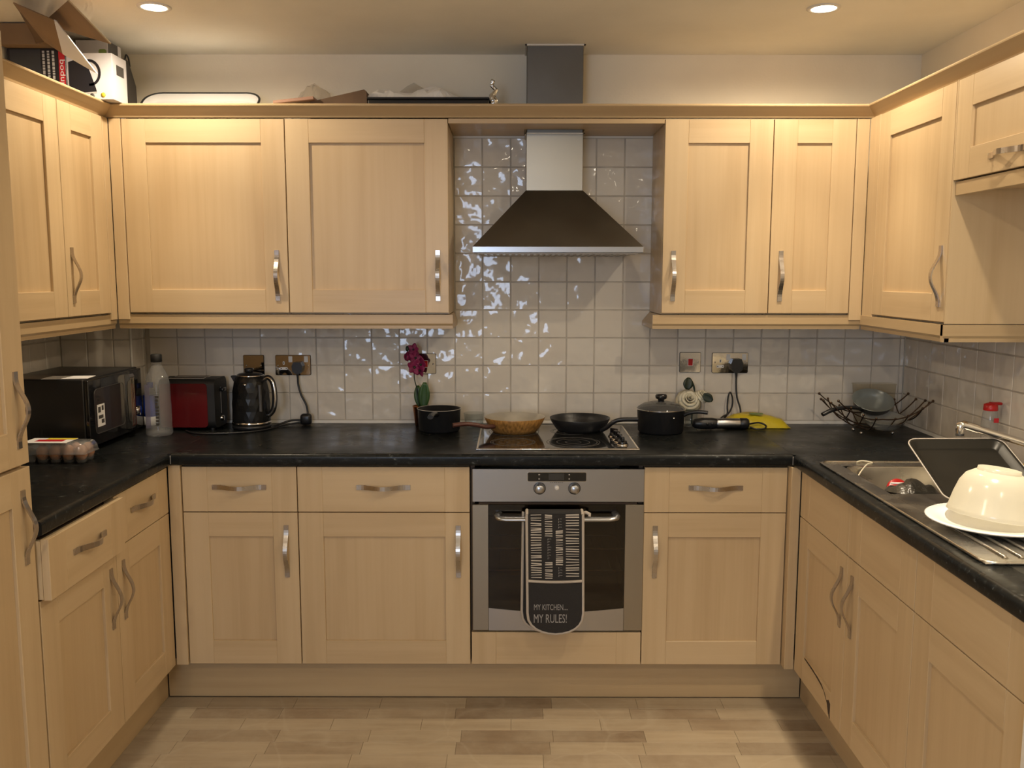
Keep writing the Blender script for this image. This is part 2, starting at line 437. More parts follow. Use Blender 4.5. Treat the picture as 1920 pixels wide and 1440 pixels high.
def text_mb(mb, txt, size, mt, X, extr=.0004, align='LEFT', xs=1.):
    cu = bpy.data.curves.new('t', 'FONT'); cu.body = txt; cu.size = size; cu.extrude = extr; cu.align_x = align; cu.resolution_u = 3
    ob = bpy.data.objects.new('t', cu); COL.objects.link(ob)
    bpy.context.view_layer.update()
    me = bpy.data.meshes.new_from_object(ob.evaluated_get(bpy.context.evaluated_depsgraph_get()))
    vs = [(v.co.x*xs, v.co.y, v.co.z) for v in me.vertices]; fs = [list(p.vertices) for p in me.polygons]
    mb.add(vs, fs, mt, False, X)
    bpy.data.objects.remove(ob); bpy.data.meshes.remove(me); bpy.data.curves.remove(cu)

# key positions
YB, YW = -.6256, -.2956          # door faces of base and wall units on the far wall
XLB, XRB = -1.045, 1.135         # door faces of the side base runs
XLW, XRW = -1.337, 1.455         # door faces of the side wall units
XL, XR = -1.64, 1.756            # tile faces of the side walls
ZC = .91; CEIL = 2.385
Y_END = -6.0

# ------------------------------------------------------------------ structure
mb = MB(); mb.box(XL-.2, XR+.2, Y_END-.1, .15, -.06, -.0042, 'floor'); fl = struct('floor', mb, 'worn pale oak strip floor between the cabinets')
PW, PL = .0765, .305
pm = MB(); pm.box(-PL/2+.0004, PL/2-.0004, -PW/2+.0004, PW/2-.0004, -.004, 0, 'floor', c=.0005); pm = pm.mesh('plank')
row = 0; y = -.585
while y > -2.35:
    x = -1.1-random.random()*PL
    while x < 1.2:
        if x+PL > -1.1:
            part('plank', pm, fl, world=T3((x+PL/2, y-PW/2, 0)))
        x += PL
    y -= PW; row += 1
mb = MB(); mb.box(XL-.2, XR+.2, Y_END-.1, .15, CEIL, CEIL+.1, 'ceil'); struct('ceiling', mb, 'cream painted ceiling with recessed lights')
mb = MB(); mb.box(XL-.2, XR+.2, .006, .15, 0, CEIL, 'paint'); wb = struct('wall_back', mb, 'cream far wall tiled between worktop and wall units')
mb = MB(); mb.box(XL-.2, XL-.006, Y_END, .006, 0, CEIL, 'paint'); wl = struct('wall_left', mb, 'left wall tiled behind the microwave')
mb = MB(); mb.box(XR+.006, XR+.2, Y_END, .006, 0, CEIL, 'paint'); wr = struct('wall_right', mb, 'right wall tiled behind the sink tap')
mb = MB()
WX0, WX1, WZ0, WZ1 = -1.3, -.2, 1.0, 2.2
mb.box(XL-.2, WX0, Y_END-.1, Y_END, 0, CEIL, 'paint'); mb.box(WX1, XR+.2, Y_END-.1, Y_END, 0, CEIL, 'paint')
mb.box(WX0, WX1, Y_END-.1, Y_END, 0, WZ0, 'paint'); mb.box(WX0, WX1, Y_END-.1, Y_END, WZ1, CEIL, 'paint')
struct('wall_front', mb, 'plain wall behind the viewer with a window')
mb = MB()
for a, b, c_, d in ((WX0, WX1, WZ0, WZ0+.05), (WX0, WX1, WZ1-.05, WZ1), (WX0, WX0+.05, WZ0, WZ1), (WX1-.05, WX1, WZ0, WZ1), (-.775, -.725, WZ0, WZ1)):
    mb.box(a, b, Y_END-.06, Y_END-.01, c_, d, 'white')
w1 = struct('window_1', mb, 'white framed window behind the viewer')
mb = MB(); mb.box(WX0+.05, WX1-.05, Y_END-.04, Y_END-.035, WZ0+.05, WZ1-.05, 'winpane'); part('pane', mb, w1)
# boxed-in pipes in the left corner
mb = MB(); mb.box(XL-.006, -1.366, -.134, .006, 0, 1.37, 'paint'); wc = struct('wall_corner_boxing', mb, 'tiled pipe boxing in the left rear corner', cat='wall')

# tiles -----------------------------------------------------------------
TP = .1142; TX0 = -.0901; TZ0 = .9216; TG = .0022
_tm = {}
def tile_mesh(w, h):
    k = (round(w, 4), round(h, 4))
    if k not in _tm:
        b = MB(); g = TG
        b.box(-w/2+g, w/2-g, 0, .006, -h/2+g, h/2-g, 'tile', c=.0016)
        _tm[k] = b.mesh('tile')
    return _tm[k]
def tile(parent, a0, a1, z0, z1, face, pos):
    w = a1-a0; h = z1-z0
    if w < .008 or h < .008: return
    a = (a0+a1)/2; z = (z0+z1)/2
    tilt = R3('X', random.gauss(0, .35)) @ R3('Z', random.gauss(0, .35))
    if face == 'F': M = T3((a, pos, z)) @ tilt
    elif face == 'L': M = T3((pos, a, z)) @ R3('Z', -90) @ tilt     # faces -X
    else: M = T3((pos, a, z)) @ R3('Z', 90) @ tilt                  # faces +X
    part('tile', tile_mesh(w, h), parent, world=M)
xs = [TX0+k*TP for k in range(-11, 17)]
for i in range(len(xs)-1):
    for j in range(4):
        tile(wb, xs[i], xs[i+1], TZ0+j*TP, TZ0+(j+1)*TP, 'F', 0)
for j in range(4): tile(wb, xs[-1], XR, TZ0+j*TP, TZ0+(j+1)*TP, 'F', 0)
for k in range(7):
    for j in range(4, 10):
        tile(wb, TX0+k*TP, TX0+(k+1)*TP, TZ0+j*TP, TZ0+(j+1)*TP, 'F', 0)
for k in range(11):
    for j in range(4): tile(wr, -(k+1)*TP, -k*TP, TZ0+j*TP, TZ0+(j+1)*TP, 'L', XR)
for k in range(8):
    for j in range(4): tile(wl, -.14-(k+1)*TP, -.14-k*TP, TZ0+j*TP, TZ0+(j+1)*TP, 'R', XL)
for j in range(4):
    for a0, a1 in ((XL, -1.535), (-1.535, -1.432), (-1.432, -1.364)):
        tile(wc, a0, a1, TZ0+j*TP, TZ0+(j+1)*TP, 'F', -.14)
    for a0, a1 in ((-.138, -.03), (-.03, 0)):
        tile(wc, a0, a1, TZ0+j*TP, TZ0+(j+1)*TP, 'R', -1.36)
def grout(parent, mb): part('grout', mb, parent)
mb = MB(); mb.box(-1.36, XR, .0022, .006, ZC+.002, TZ0+4*TP, 'grout'); mb.box(TX0, TX0+7*TP, .0022, .006, TZ0+4*TP, 2.075, 'grout'); grout(wb, mb)
mb = MB(); mb.box(XR+.0022, XR+.006, -1.26, 0, ZC+.002, TZ0+4*TP, 'grout'); grout(wr, mb)
mb = MB(); mb.box(XL-.006, XL-.0022, -1.06, -.14, ZC+.002, TZ0+4*TP, 'grout'); grout(wl, mb)
mb = MB(); mb.box(XL, -1.3625, -.1378, -.134, ZC+.002, TZ0+4*TP, 'grout'); mb.box(-1.366, -1.3622, -.1378, 0, ZC+.002, TZ0+4*TP, 'grout'); grout(wc, mb)
mb = MB(); mb.box(-1.366, -1.357, -.143, -.134, ZC+.002, 1.37, 'bead', c=.003); part('corner_trim', mb, wc, 'pale plastic tile trim')
mb = MB()
mb.prism([(0.002, ZC+.0005), (-.008, ZC+.0005), (-.003, .9215), (.002, .9215)], 'x', -1.36, XR, 'bead'); part('sealant_bead', mb, wb, 'white sealant line')
mb = MB(); mb.prism([(XR+.002, ZC+.0005), (XR-.008, ZC+.0005), (XR-.003, .9215), (XR+.002, .9215)], 'y', -2.2, -.008, 'bead'); part('sealant_bead', mb, wr)
mb = MB(); mb.box(TX0, TX0+7*TP, .0005, .006, 2.0638, 2.077, 'bead'); part('tile_trim', mb, wb)

# ------------------------------------------------------------------ handles
def handle_mesh(L=.187, w=.0165, out=.027, th=.0045):
    b = MB(); n = 22; rows = []
    for i in range(n+1):
        s = -1+2*i/n; a = abs(s)
        if a > .84: o = .0
        else: o = .5*(1+math.cos(PI*(a/.84)))
        ww = w*(1.0-.12*o)
        rows.append((s*L/2, .0042+out*o, ww))
    vs = []; fs = []
    for z, o, ww in rows:
        vs += [(-ww/2, -o, z), (ww/2, -o, z), (ww/2, -o+th*.9, z), (-ww/2, -o+th*.9, z)]
    for i in range(n):
        for k in range(4):
            k2 = (k+1) % 4; fs.append((i*4+k, i*4+k2, (i+1)*4+k2, (i+1)*4+k))
    fs += [(3, 2, 1, 0), tuple(n*4+k for k in range(4))]
    b.add(vs, fs, 'nickel', False)
    me = b.mesh('handle'); return me
HM = handle_mesh()
def put_handle(parent, pos, facing, horiz=False):
    rot = {'F': Matrix.Identity(4), 'R': R3('Z', 90), 'L': R3('Z', -90)}[facing]
    if horiz: rot = rot @ R3('Y', 90)
    part('handle', HM, parent, 'curved satin metal bow handle', world=T3(pos) @ rot)

# doors ------------------------------------------------------------------
def mapper(facing, plane):
    if facing == 'F': return lambda p: (p[0], plane-p[1], p[2])
    if facing == 'R': return lambda p: (plane+p[1], p[0], p[2])
    return lambda p: (plane-p[1], p[0], p[2])
HG = {'F': 'wx', 'R': 'wy', 'L': 'wy'}
def door(parent, facing, plane, a0, a1, z0, z1, hside=None, hz='low', st=.086, off=0., label=None, name='door', g=.0017):
    """shaker door: a0..a1 along the run, hside = 'lo' or 'hi' end of a for the handle"""
    X = mapper(facing, plane); a0 += g; a1 -= g; z0 += g; z1 -= g
    b = MB(); c = .0011
    b.box(a0, a0+st, -.02+off, off, z0, z1, 'wv', c, X); b.box(a1-st, a1, -.02+off, off, z0, z1, 'wv', c, X)
    b.box(a0+st, a1-st, -.02+off, off, z0, z0+st, HG[facing], c, X); b.box(a0+st, a1-st, -.02+off, off, z1-st, z1, HG[facing], c, X)
    d = part(name, b, parent, label)
    p = MB(); p.box(a0+st-.003, a1-st+.003, -.018+off, -.0085+off, z0+st-.003, z1-st+.003, 'wpv', 0, X)
    part('panel', p, d)
    if hside:
        a = a0+.04 if hside == 'lo' else a1-.04
        zc = z0+.138 if hz == 'low' else z1-.138
        if isinstance(hz, float): zc = hz
        put_handle(d, X((a, off, zc)), facing)
    return d
def drawer(parent, facing, plane, a0, a1, z0, z1, handle=True, st=.086, off=0., name='drawer_front', g=.0017):
    X = mapper(facing, plane); a0 += g; a1 -= g; z0 += g; z1 -= g; b = MB(); c = .0009
    b.box(a0, a0+st, -.02+off, off, z0, z1, 'wv', c, X); b.box(a1-st, a1, -.02+off, off, z0, z1, 'wv', c, X)
    b.box(a0+st, a1-st, -.02+off, off-.0002, z0, z1, HG[facing], c, X)
    d = part(name, b, parent)
    if handle: put_handle(d, X(((a0+a1)/2, off, (z0+z1)/2+.008)), facing, True)
    return d
def carcass(parent, x0, x1, y0, y1, z0, z1):
    b = MB(); b.box(x0+.002, x1-.002, y0+.002, y1-.002, z0, z1, 'carc'); return part('carcass', b, parent)

ZB0, ZB1, ZD = .1455, .862, .6995    # base door bottom, drawer top, drawer/door seam
def base_unit(label, facing, plane, a0, a1, hside, hollow=False):
    X = mapper(facing, plane); mid = X(((a0+a1)/2, -.3, 0))
    t = thing('base_cabinet', label, 'cabinet', (mid[0], mid[1], ZB0))
    p0 = X((a0, -.022, 0)); p1 = X((a1, -.56, 0))
    x0, x1, y0, y1 = min(p0[0], p1[0]), max(p0[0], p1[0]), min(p0[1], p1[1]), max(p0[1], p1[1])
    if hollow:
        b = MB(); b.box(x0+.002, x1, y0+.002, y1-.002, ZB0, ZB0+.018, 'carc'); part('bottom_panel', b, t)
        b = MB(); b.box(x0+.002, x1, y0+.002, y0+.018, ZB0+.018, .868, 'carc'); part('side_panel', b, t)
        b = MB(); b.box(x0+.002, x1, y1-.018, y1-.002, ZB0+.018, .868, 'carc'); part('side_panel', b, t)
        b = MB(); b.box(x0+.002, x0+.02, y0+.018, y1-.018, ZB0+.018, .868, 'gap'); part('gap_shade_sheet', b, t)  # dark sheet behind the doors, painting the shade in their gaps
    else: carcass(t, x0, x1, y0, y1, ZB0, .868)
    return t
t = base_unit('narrow maple base cabinet with drawer left of the wide one', 'F', YB, -1.0, -.6, 'hi')
drawer(t, 'F', YB, -1.0, -.6, ZD, ZB1); door(t, 'F', YB, -1.0, -.6, ZB0, ZD, 'hi', 'high')
t = base_unit('wide maple base cabinet with drawer just left of the oven', 'F', YB, -.6, 0, 'hi')
drawer(t, 'F', YB, -.6, 0, ZD, ZB1); door(t, 'F', YB, -.6, 0, ZB0, ZD, 'hi', 'high')
t = base_unit('maple base cabinet with drawer just right of the oven', 'F', YB, .603, 1.1, 'lo')
drawer(t, 'F', YB, .603, 1.1, ZD, ZB1); door(t, 'F', YB, .603, 1.1, ZB0, ZD, 'lo', 'high')
t = base_unit('maple side base cabinet in left rear corner below the microwave', 'R', XLB, -1.05, -.636, 'lo')
drawer(t, 'R', XLB, -1.05, -.636, ZD, ZB1); door(t, 'R', XLB, -1.05, -.636, ZB0, ZD, 'lo', 'high')
t = base_unit('maple side base cabinet with half open drawer beside the tall unit', 'R', XLB, -1.483, -1.05, 'hi')
d = drawer(t, 'R', XLB, -1.483, -1.05, ZD, ZB1, off=.03); door(t, 'R', XLB, -1.483, -1.05, ZB0, ZD, 'hi', 'high')
for q in (-1.4812, -1.067):
    b = MB(); b.box(XLB-.021, XLB+.0095, q, q+.0145, ZD+.004, ZB1-.006, 'wv'); part('drawer_side', b, d)
t = base_unit('maple sink base cabinet with two worn doors on the right', 'L', XRB, -1.54, -.665, 'lo', True)
drawer(t, 'L', XRB, -1.107, -.665, ZD, ZB1, False, name='false_front'); door(t, 'L', XRB, -1.107, -.665, ZB0, ZD, 'lo', 'high', label='door with a swollen split bottom rail')
drawer(t, 'L', XRB, -1.54, -1.107, ZD, ZB1, False, name='false_front'); door(t, 'L', XRB, -1.54, -1.107, ZB0, ZD, 'hi', 'high')
# split foil on the bottom rail of the first sink door
b = MB()
b.prism([(-.77, .236), (-.83, .2345), (-.90, .231), (-.94, .224), (-.975, .206), (-.99, .19), (-1.018, .165), (-1.022, .150), (-1.014, .152), (-1.0, .18), (-.985, .196), (-.96, .212), (-.93, .219), (-.88, .2265), (-.77, .2335)], 'x', XRB-.0008, XRB+.001, 'gap')
b.prism([(-.99, .196), (-1.004, .204), (-1.0185, .198), (-1.0185, .165), (-1.008, .160)], 'x', XRB-.0012, XRB+.001, 'gap')
part('split_foil', b, t, 'dark split along the bottom of the door')
t = base_unit('maple side base cabinet without visible handle at right frame edge', 'L', XRB, -2.04, -1.54, 'lo')
drawer(t, 'L', XRB, -2.04, -1.54, ZD, ZB1, False, name='false_front'); door(t, 'L', XRB, -2.04, -1.54, ZB0, ZD)
# oven housing
t = thing('oven_housing', 'maple housing with a plain panel under the oven', 'cabinet', (.3, -.3, ZB0))
b = MB()
for x in (.0008, .5985+.0045-.0008-.015): b.box(x, x+.0145 if x < .1 else x+.0145, -.603, -.05, ZB0, .868, 'carc')
b.box(.016, .587, -.603, -.05, .235, .262, 'carc'); part('carcass', b, t)
drawer(t, 'F', YB, 0.002, .603, ZB0, .2665, False, name='lower_panel')
# corner posts
def post(label, x0, x1, y0, y1, z0, z1):
    b = MB(); b.box(x0, x1, y0, y1, z0, z1, 'wv', .0015); solo('corner_post', b, label, 'cabinet trim')
post('maple filler post in the left base corner', -1.043, -1.0015, -.634, -.606, ZB0, .868)
post('maple filler post in the right base corner', 1.1015, 1.134, -.662, -.606, ZB0, .868)
# plinths
b = MB(); b.box(-1.098, 1.188, -.575, -.557, .0, .144, 'wtx', .001); solo('plinth', b, 'long maple kickboard under the far base cabinets', 'kickboard')
b = MB(); b.box(-1.113, -1.1, -1.484, -.577, .0, .144, 'wty', .001); solo('plinth', b, 'maple kickboard under the left base cabinets', 'kickboard')
b = MB(); b.box(1.19, 1.206, -2.04, -.577, .0, .144, 'wty', .001); solo('plinth', b, 'maple kickboard under the right sink cabinets', 'kickboard')
# tall unit at the left edge
t = thing('tall_cabinet', 'tall maple larder cabinet at the left edge of the picture', 'cabinet', (-1.34, -1.8, .1))
b = MB(); b.box(XL+.004, XLB-.022, -2.1, -1.487, .1, 2.09, 'wv'); part('carcass', b, t)
door(t, 'R', XLB, -2.09, -1.487, 1.058, 2.085, 'hi', 1.195); door(t, 'R', XLB, -2.09, -1.487, ZB0, 1.052, 'hi', .905)
b = MB(); b.box(-1.13, -1.112, -2.1, -1.49, 0, .1, 'wty'); part('plinth_board', b, t)
# white appliance
t = thing('washing_machine', 'white freestanding appliance under the worktop at right frame edge', 'appliance', (1.4, -2.36, 0))
b = MB(); b.box(1.105, 1.69, -2.66, -2.062, .012, .85, 'offw', .006); bo = part('body', b, t)
b = MB(); b.lathe([(.15, 0), (.165, .006), (.165, .02), (.13, .03)], 'chrome', X=T3((1.105, -2.36, .45)) @ R3('Y', -90)); b.lathe([(.12, .01), (.1, .03), (.0001, .045)], 'gblack', X=T3((1.105, -2.36, .45)) @ R3('Y', -90)); part('drum_door', b, t)
b = MB(); b.box(1.101, 1.105, -2.64, -2.08, .76, .84, 'white'); b.lathe([(.025, 0), (.022, .02), (.0001, .021)], 'white', X=T3((1.1, -2.25, .8)) @ R3('Y', -90)); part('control_panel', b, t)
for yy in (-2.62, -2.1):
    for xx in (1.15, 1.62):
        b = MB(); b.lathe([(.02, 0), (.02, .004), (.014, .006), (.014, .0125)], 'black', c=(xx, yy, 0), seg=12); part('foot', b, t)

# ------------------------------------------------------------------ worktop
t = thing('worktop', 'continuous black speckled laminate worktop round three walls', 'worktop', (0, -.3, .87))
ZL, RD = .8705, .014
def edge_prof(front, back):
    sgn = 1 if back > front else -1
    pts = [(back, ZL), (back, ZC)]
    for k in range(7):
        a = math.radians(90-90*k/6); pts.append((front+sgn*(RD-RD*math.cos(a)), ZC-RD+RD*math.sin(a)))
    for k in range(4):
        a = math.radians(90*k/3); pts.append((front+sgn*(.006-.006*math.cos(a)), ZL+.006-.006*math.sin(a)))
    return pts
XLC, XRC, YC = -1.026, 1.108, -.650
b = MB(); b.prism(edge_prof(YC, -.001), 'x', XLC+.0004, XRC-.0004, 'counter', smooth=True); part('worktop_section', b, t, 'long section under the far wall')
b = MB(); b.box(XL+.001, XLC, YC, -.141, ZL, ZC, 'counter'); b.box(-1.359, XLC, -.141, -.001, ZL, ZC, 'counter')
b.prism(edge_prof(XLC, XL+.001), 'y', -1.486, YC, 'counter', smooth=True); part('worktop_section', b, t, 'left section under the microwave')
SX0, SX1, SY0, SY1 = 1.20, 1.60, -1.215, -.835
b = MB(); b.box(XRC, XR-.001, YC, -.001, ZL, ZC, 'counter')
b.prism(edge_prof(XRC, SX0), 'y', -2.7, YC, 'counter', smooth=True)
b.box(SX0, XR-.001, SY1, YC, ZL, ZC, 'counter'); b.box(SX1, XR-.001, SY0, SY1, ZL, ZC, 'counter'); b.box(SX0, XR-.001, -2.7, SY0, ZL, ZC, 'counter')
part('worktop_section', b, t, 'right section holding the sink')
for q in (-1.0275, 1.1066):
    b = MB(); b.box(q, q+.003, YC-.0006, YC+.01, ZL+.004, ZC-.006, 'zinc'); part('joint_strip', b, t)

# ------------------------------------------------------------------ wall units
ZW0, ZW1 = 1.3773, 2.0885
def wall_unit(label, x0, x1, y0, y1, z0=None, z1=None, front='F'):
    t = thing('wall_cabinet', label, 'cabinet', ((x0+x1)/2, (y0+y1)/2, z0 or ZW0))
    b = MB(); za, zb = z0 or ZW0-.003, z1 or ZW1
    b.box(x0+.0015, x1-.0015, y0+.0015, y1-.0015, za, zb, 'wv')
    if front == 'F': b.box(x0+.003, x1-.003, y0+.0007, y0+.0015, za+.004, zb, 'gap')  # thin dark sheet that paints the shade between the doors
    elif front == 'R': b.box(x1-.0015, x1-.0007, y0+.003, y1-.003, za+.004, zb, 'gap')
    else: b.box(x0+.0007, x0+.0015, y0+.003, y1-.003, za+.004, zb, 'gap')
    part('carcass', b, t)
    return t
HX = -.0909; HXR = .7037
t = wall_unit('maple wall cabinet above the kettle, first left of corner', HX-1.2, HX-.6, YW+.022, -.002); door(t, 'F', YW, HX-1.2, HX-.6, ZW0, ZW1, 'hi')
t = wall_unit('maple wall cabinet immediately left of the cooker hood', HX-.6, HX, YW+.022, -.002); door(t, 'F', YW, HX-.6, HX, ZW0, ZW1, 'hi')
t = wall_unit('maple wall cabinet immediately right of the cooker hood', HXR, HXR+.4, YW+.022, -.002); door(t, 'F', YW, HXR, HXR+.4, ZW0, ZW1, 'lo')
t = wall_unit('narrow maple wall cabinet nearest the right corner', HXR+.4, HXR+.703, YW+.022, -.002); door(t, 'F', YW, HXR+.4, HXR+.703, ZW0, ZW1, 'lo')
t = wall_unit('maple side wall cabinet with two doors above the microwave', XL+.002, XLW-.022, -1.483, -.342, front='R')
door(t, 'R', XLW, -.665, -.345, ZW0, ZW1, 'lo'); door(t, 'R', XLW, -1.07, -.665, ZW0, ZW1, 'lo'); door(t, 'R', XLW, -1.48, -1.07, ZW0, ZW1)
t = wall_unit('maple side wall cabinet with single door on the right wall', XRW+.022, XR-.002, -.942, -.392, front='L')
door(t, 'L', XRW, -.938, -.388, ZW0, ZW1, 'lo')
b = MB(); b.box(XRW-.001, XR-.002, -.947, -.942, ZW0-.003, ZW1, 'wv'); part('end_panel', b, t)
t = wall_unit('maple bridging wall cabinet with lift up door over the sink', XRW+.022, XR-.002, -1.56, -.95, 1.775, ZW1, 'L')
d = door(t, 'L', XRW, -1.56, -.945, 1.797, ZW1); put_handle(d, (XRW, -1.235, 1.845), 'L', True)
b = MB(); b.box(XRW+.006, XRW+.022, -1.56, -.95, 1.755, 1.795, 'wty', .001); part('bottom_rail', b, t)
post('maple filler in the upper left corner facing forward', XLW+.001, HX-1.2015, YW-.001, YW+.02, ZW0-.025, ZW1)
post('maple filler in the upper left corner facing sideways', XLW-.021, XLW, -.342, YW-.002, ZW0-.025, ZW1)
post('maple filler in the upper right corner facing forward', HXR+.7045, XRW-.001, YW-.001, YW+.02, ZW0-.025, ZW1)
post('maple filler in the upper right corner facing sideways', XRW, XRW+.02, -.387, YW-.002, ZW0-.025, ZW1)
# bridging shelf over the hood
b = MB()
b.box(HX+.001, HXR-.001, YW, -.162, 2.0705, 2.0885, 'wtx', .001); b.box(HX+.001, .19, -.162, -.001, 2.0705, 2.0885, 'wtx'); b.box(.42, HXR-.001, -.162, -.001, 2.0705, 2.0885, 'wtx')
solo('bridging_shelf', b, 'maple shelf panel bridging the gap above the cooker hood', 'shelf')
# cornice
t = thing('cornice', 'maple cornice moulding along the top of the wall units', 'cornice', (0, -.32, 2.09))
CP = [(0, 2.129), (.003, 2.1335), (.06, 2.1335), (.06, 2.0905), (.040, 2.0905), (.037, 2.096), (.022, 2.108), (.008, 2.120), (.001, 2.1255)]
def corn_piece(A, B):
    n = len(CP); b = MB(); vs = [A(d)+(z,) for d, z in CP]+[B(d)+(z,) for d, z in CP]
    b.add(vs, [(i, (i+1) % n, n+(i+1) % n, n+i) for i in range(n)]+[list(range(n)), list(range(2*n-1, n-1, -1))], 'wtx' if A(0)[1] == B(0)[1] else 'wty')
    part('cornice_length', b, t)
CLc = lambda d: (-1.3054-d, -.34+d); CRc = lambda d: (1.4285+d, -.34+d)
corn_piece(CLc, CRc); corn_piece(lambda d: (-1.3054-d, -1.486), CLc); corn_piece(CRc, lambda d: (1.4285+d, -2.1))
# pelmets
def pel(f, s):
    return [(f, ZW0-.006), (f, 1.338), (f+s*.006, 1.330), (f+s*.006, 1.3185), (f+s*.02, 1.3185), (f+s*.02, ZW0-.006)]
t = thing('pelmet', 'maple light pelmet under the left wall units', 'pelmet', (-.7, -.3, 1.32))
b = MB(); b.prism(pel(YW+.006, 1), 'x', XLW, HX+.012, 'wtx'); part('pelmet_length', b, t)
b = MB(); b.prism(pel(XLW-.008, -1), 'y', -1.483, YW+.006, 'wty'); part('pelmet_length', b, t)
b = MB(); b.prism([(HX+.0005, ZW0-.006), (HX+.012, 1.338), (HX+.012, 1.3185), (HX-.008, 1.3185), (HX-.008, ZW0-.006)], 'y', YW+.026, -.012, 'wty'); part('pelmet_length', b, t)
t = thing('pelmet', 'maple light pelmet under the right wall units', 'pelmet', (1.1, -.3, 1.32))
b = MB(); b.prism(pel(YW+.006, 1), 'x', HXR-.03, XRW, 'wtx'); part('pelmet_length', b, t)
b = MB(); b.prism(pel(XRW-.004, 1), 'y', -.944, YW+.006, 'wty'); part('pelmet_length', b, t)
b = MB(); b.prism([(HXR-.0005, ZW0-.006), (HXR-.03, 1.336), (HXR-.03, 1.3185), (HXR-.01, 1.3185), (HXR+.008, ZW0-.006)], 'y', YW+.026, -.012, 'wty'); part('pelmet_length', b, t)
b = MB(); b.prism(pel(-.95, 1), 'x', XRW-.004, XR-.002, 'wtx'); part('pelmet_length', b, t)

# ------------------------------------------------------------------ cooker hood
t = thing('cooker_hood', 'stainless steel chimney cooker hood above the hob', 'cooker hood', (.305, -.2, 1.597))
HX0, HX1, HY = .004, .611, -.455
b = MB(); b.box(HX0, HX1, HY, -.002, 1.599, 1.6205, 'steelx', .0012); part('rim', b, t, 'bright brushed steel lip')
vs = [(HX0+.001, HY+.001, 1.6205), (HX1-.001, HY+.001, 1.6205), (HX1-.001, -.002, 1.6205), (HX0+.001, -.002, 1.6205), (.196, -.157, 1.842), (.417, -.157, 1.842), (.417, -.002, 1.842), (.196, -.002, 1.842)]
b = MB(); b.add(vs, [(0, 1, 5, 4), (1, 2, 6, 5), (2, 3, 7, 6), (3, 0, 4, 7), (4, 5, 6, 7), (3, 2, 1, 0)], 'hoodsteel'); part('canopy', b, t, 'dark dull steel pyramid')
b = MB(); b.box(.198, .4155, -.155, -.002, 1.842, 2.056, 'steel', .0015); part('chimney', b, t)
b = MB(); b.box(.2, .4135, -.153, -.003, 2.056, CEIL-.001, 'hoodsteel', .0015); part('chimney_upper', b, t)
for z0_, z1_ in ((2.055, 2.0585), (CEIL-.006, CEIL-.0005)):
    b = MB(); b.box(.193, .4205, -.161, -.153, z0_, z1_, 'bead'); b.box(.193, .199, -.161, -.002, z0_, z1_, 'bead'); b.box(.4145, .4205, -.161, -.002, z0_, z1_, 'bead')
    part('sealant_collar', b, t, 'pale filler line round the chimney')
b = MB(); b.box(HX0+.02, HX1-.02, HY+.02, -.02, 1.594, 1.599, 'zinc')
for k in range(24): b.box(HX0+.04+k*.0222, HX0+.05+k*.0222, HY+.06, -.06, 1.592, 1.594, 'steel')
part('grease_filter', b, t)

# ------------------------------------------------------------------ oven
t = thing('oven', 'built in stainless steel electric oven under the hob', 'oven', (.306, -.35, .27))
OX0, OX1 = .0075, .6045
b = MB(); b.box(OX0, OX1, YB-.002, YB+.018, .737, .856, 'steelx', .002); cp = part('control_panel', b, t)
b = MB(); b.prism(rrect(.2, .402, .8115, .8425, .004), 'y', YB-.0032, YB-.001, 'gblack')
b2 = MB(); b2.prism(rrect(.1985, .4035, .81, .844, .005), 'y', YB-.0026, YB-.0015, 'chrome'); part('display_surround', b2, cp)
dsp = part('display', b, cp, 'black display strip')
b = MB(); b.box(.272, .326, YB-.0036, YB-.0031, .8165, .8385, mat('dim_lcd', (.035, .033, .03), .3))
for sx in (.237, .341):
    for sz in (.820, .835): b.box(sx, sx+.005, YB-.0036, YB-.0031, sz-.002, sz+.002, 'zinc')
part('display_print', b, cp)
KN = MB(); KN.lathe([(.0001, .026), (.0145, .026), (.0165, .0235), (.0175, .004), (.0185, 0)], 'steelx', X=R3('X', 90)); KN.lathe([(.0195, 0), (.0215, .0012), (.0195, .0016)], 'black', X=R3('X', 90)); KNm = KN.mesh('knob')
for kx in (.241, .3615): part('knob', KNm, cp, world=T3((kx, YB-.002, .7865)))
b = MB(); b.lathe([(.008, 0), (.008, .008), (.006, .0095), (.0001, .01)], 'offw', X=T3((.3005, YB-.002, .789)) @ R3('X', 90)); part('button', b, cp, 'small pale push button')
b = MB()
for k in range(7): b.box(.278+k*.0065, .278+k*.0065+random.uniform(.002, .005), YB-.0026, YB-.0021, .806, .8075, 'mblack')
part('panel_print', b, cp)
b = MB(); b.box(.03, .58, YB+.004, YB+.02, .7285, .737, 'gap'); part('vent_gap', b, t)
# door frame with window hole
WX0_, WX1_, WZ0_ = .064, .5385, .356
b = MB()
b.box(OX0, WX0_, YB-.004, YB+.018, .2735, .7285, 'steel', .0015); b.box(WX1_, OX1, YB-.004, YB+.018, .2735, .7285, 'steel', .0015)
n = 14; top = [(WX0_+(WX1_-WX0_)*i/n, WZ0_-.016*math.sin(PI*i/n)) for i in range(n+1)]
b.prism([(WX0_, .2735)]+[(WX1_, .2735)]+top[::-1], 'y', YB-.004, YB+.018, 'steelx')
dr = part('oven_door', b, t)
b = MB(); b.prism([(WX0_, .7285), (WX1_, .7285)]+top[::-1], 'y', YB-.0035, YB+.001, 'ovenglass'); part('door_glass', b, dr, 'dark brown glass window')
b = MB()
hp = [(.1, YB-.003, .7), (.096, YB-.028, .6965)]+[(.1+.012*(1-math.cos(math.radians(a))), YB-.034-.014*math.sin(math.radians(a)), .6915) for a in (20, 50, 80)]
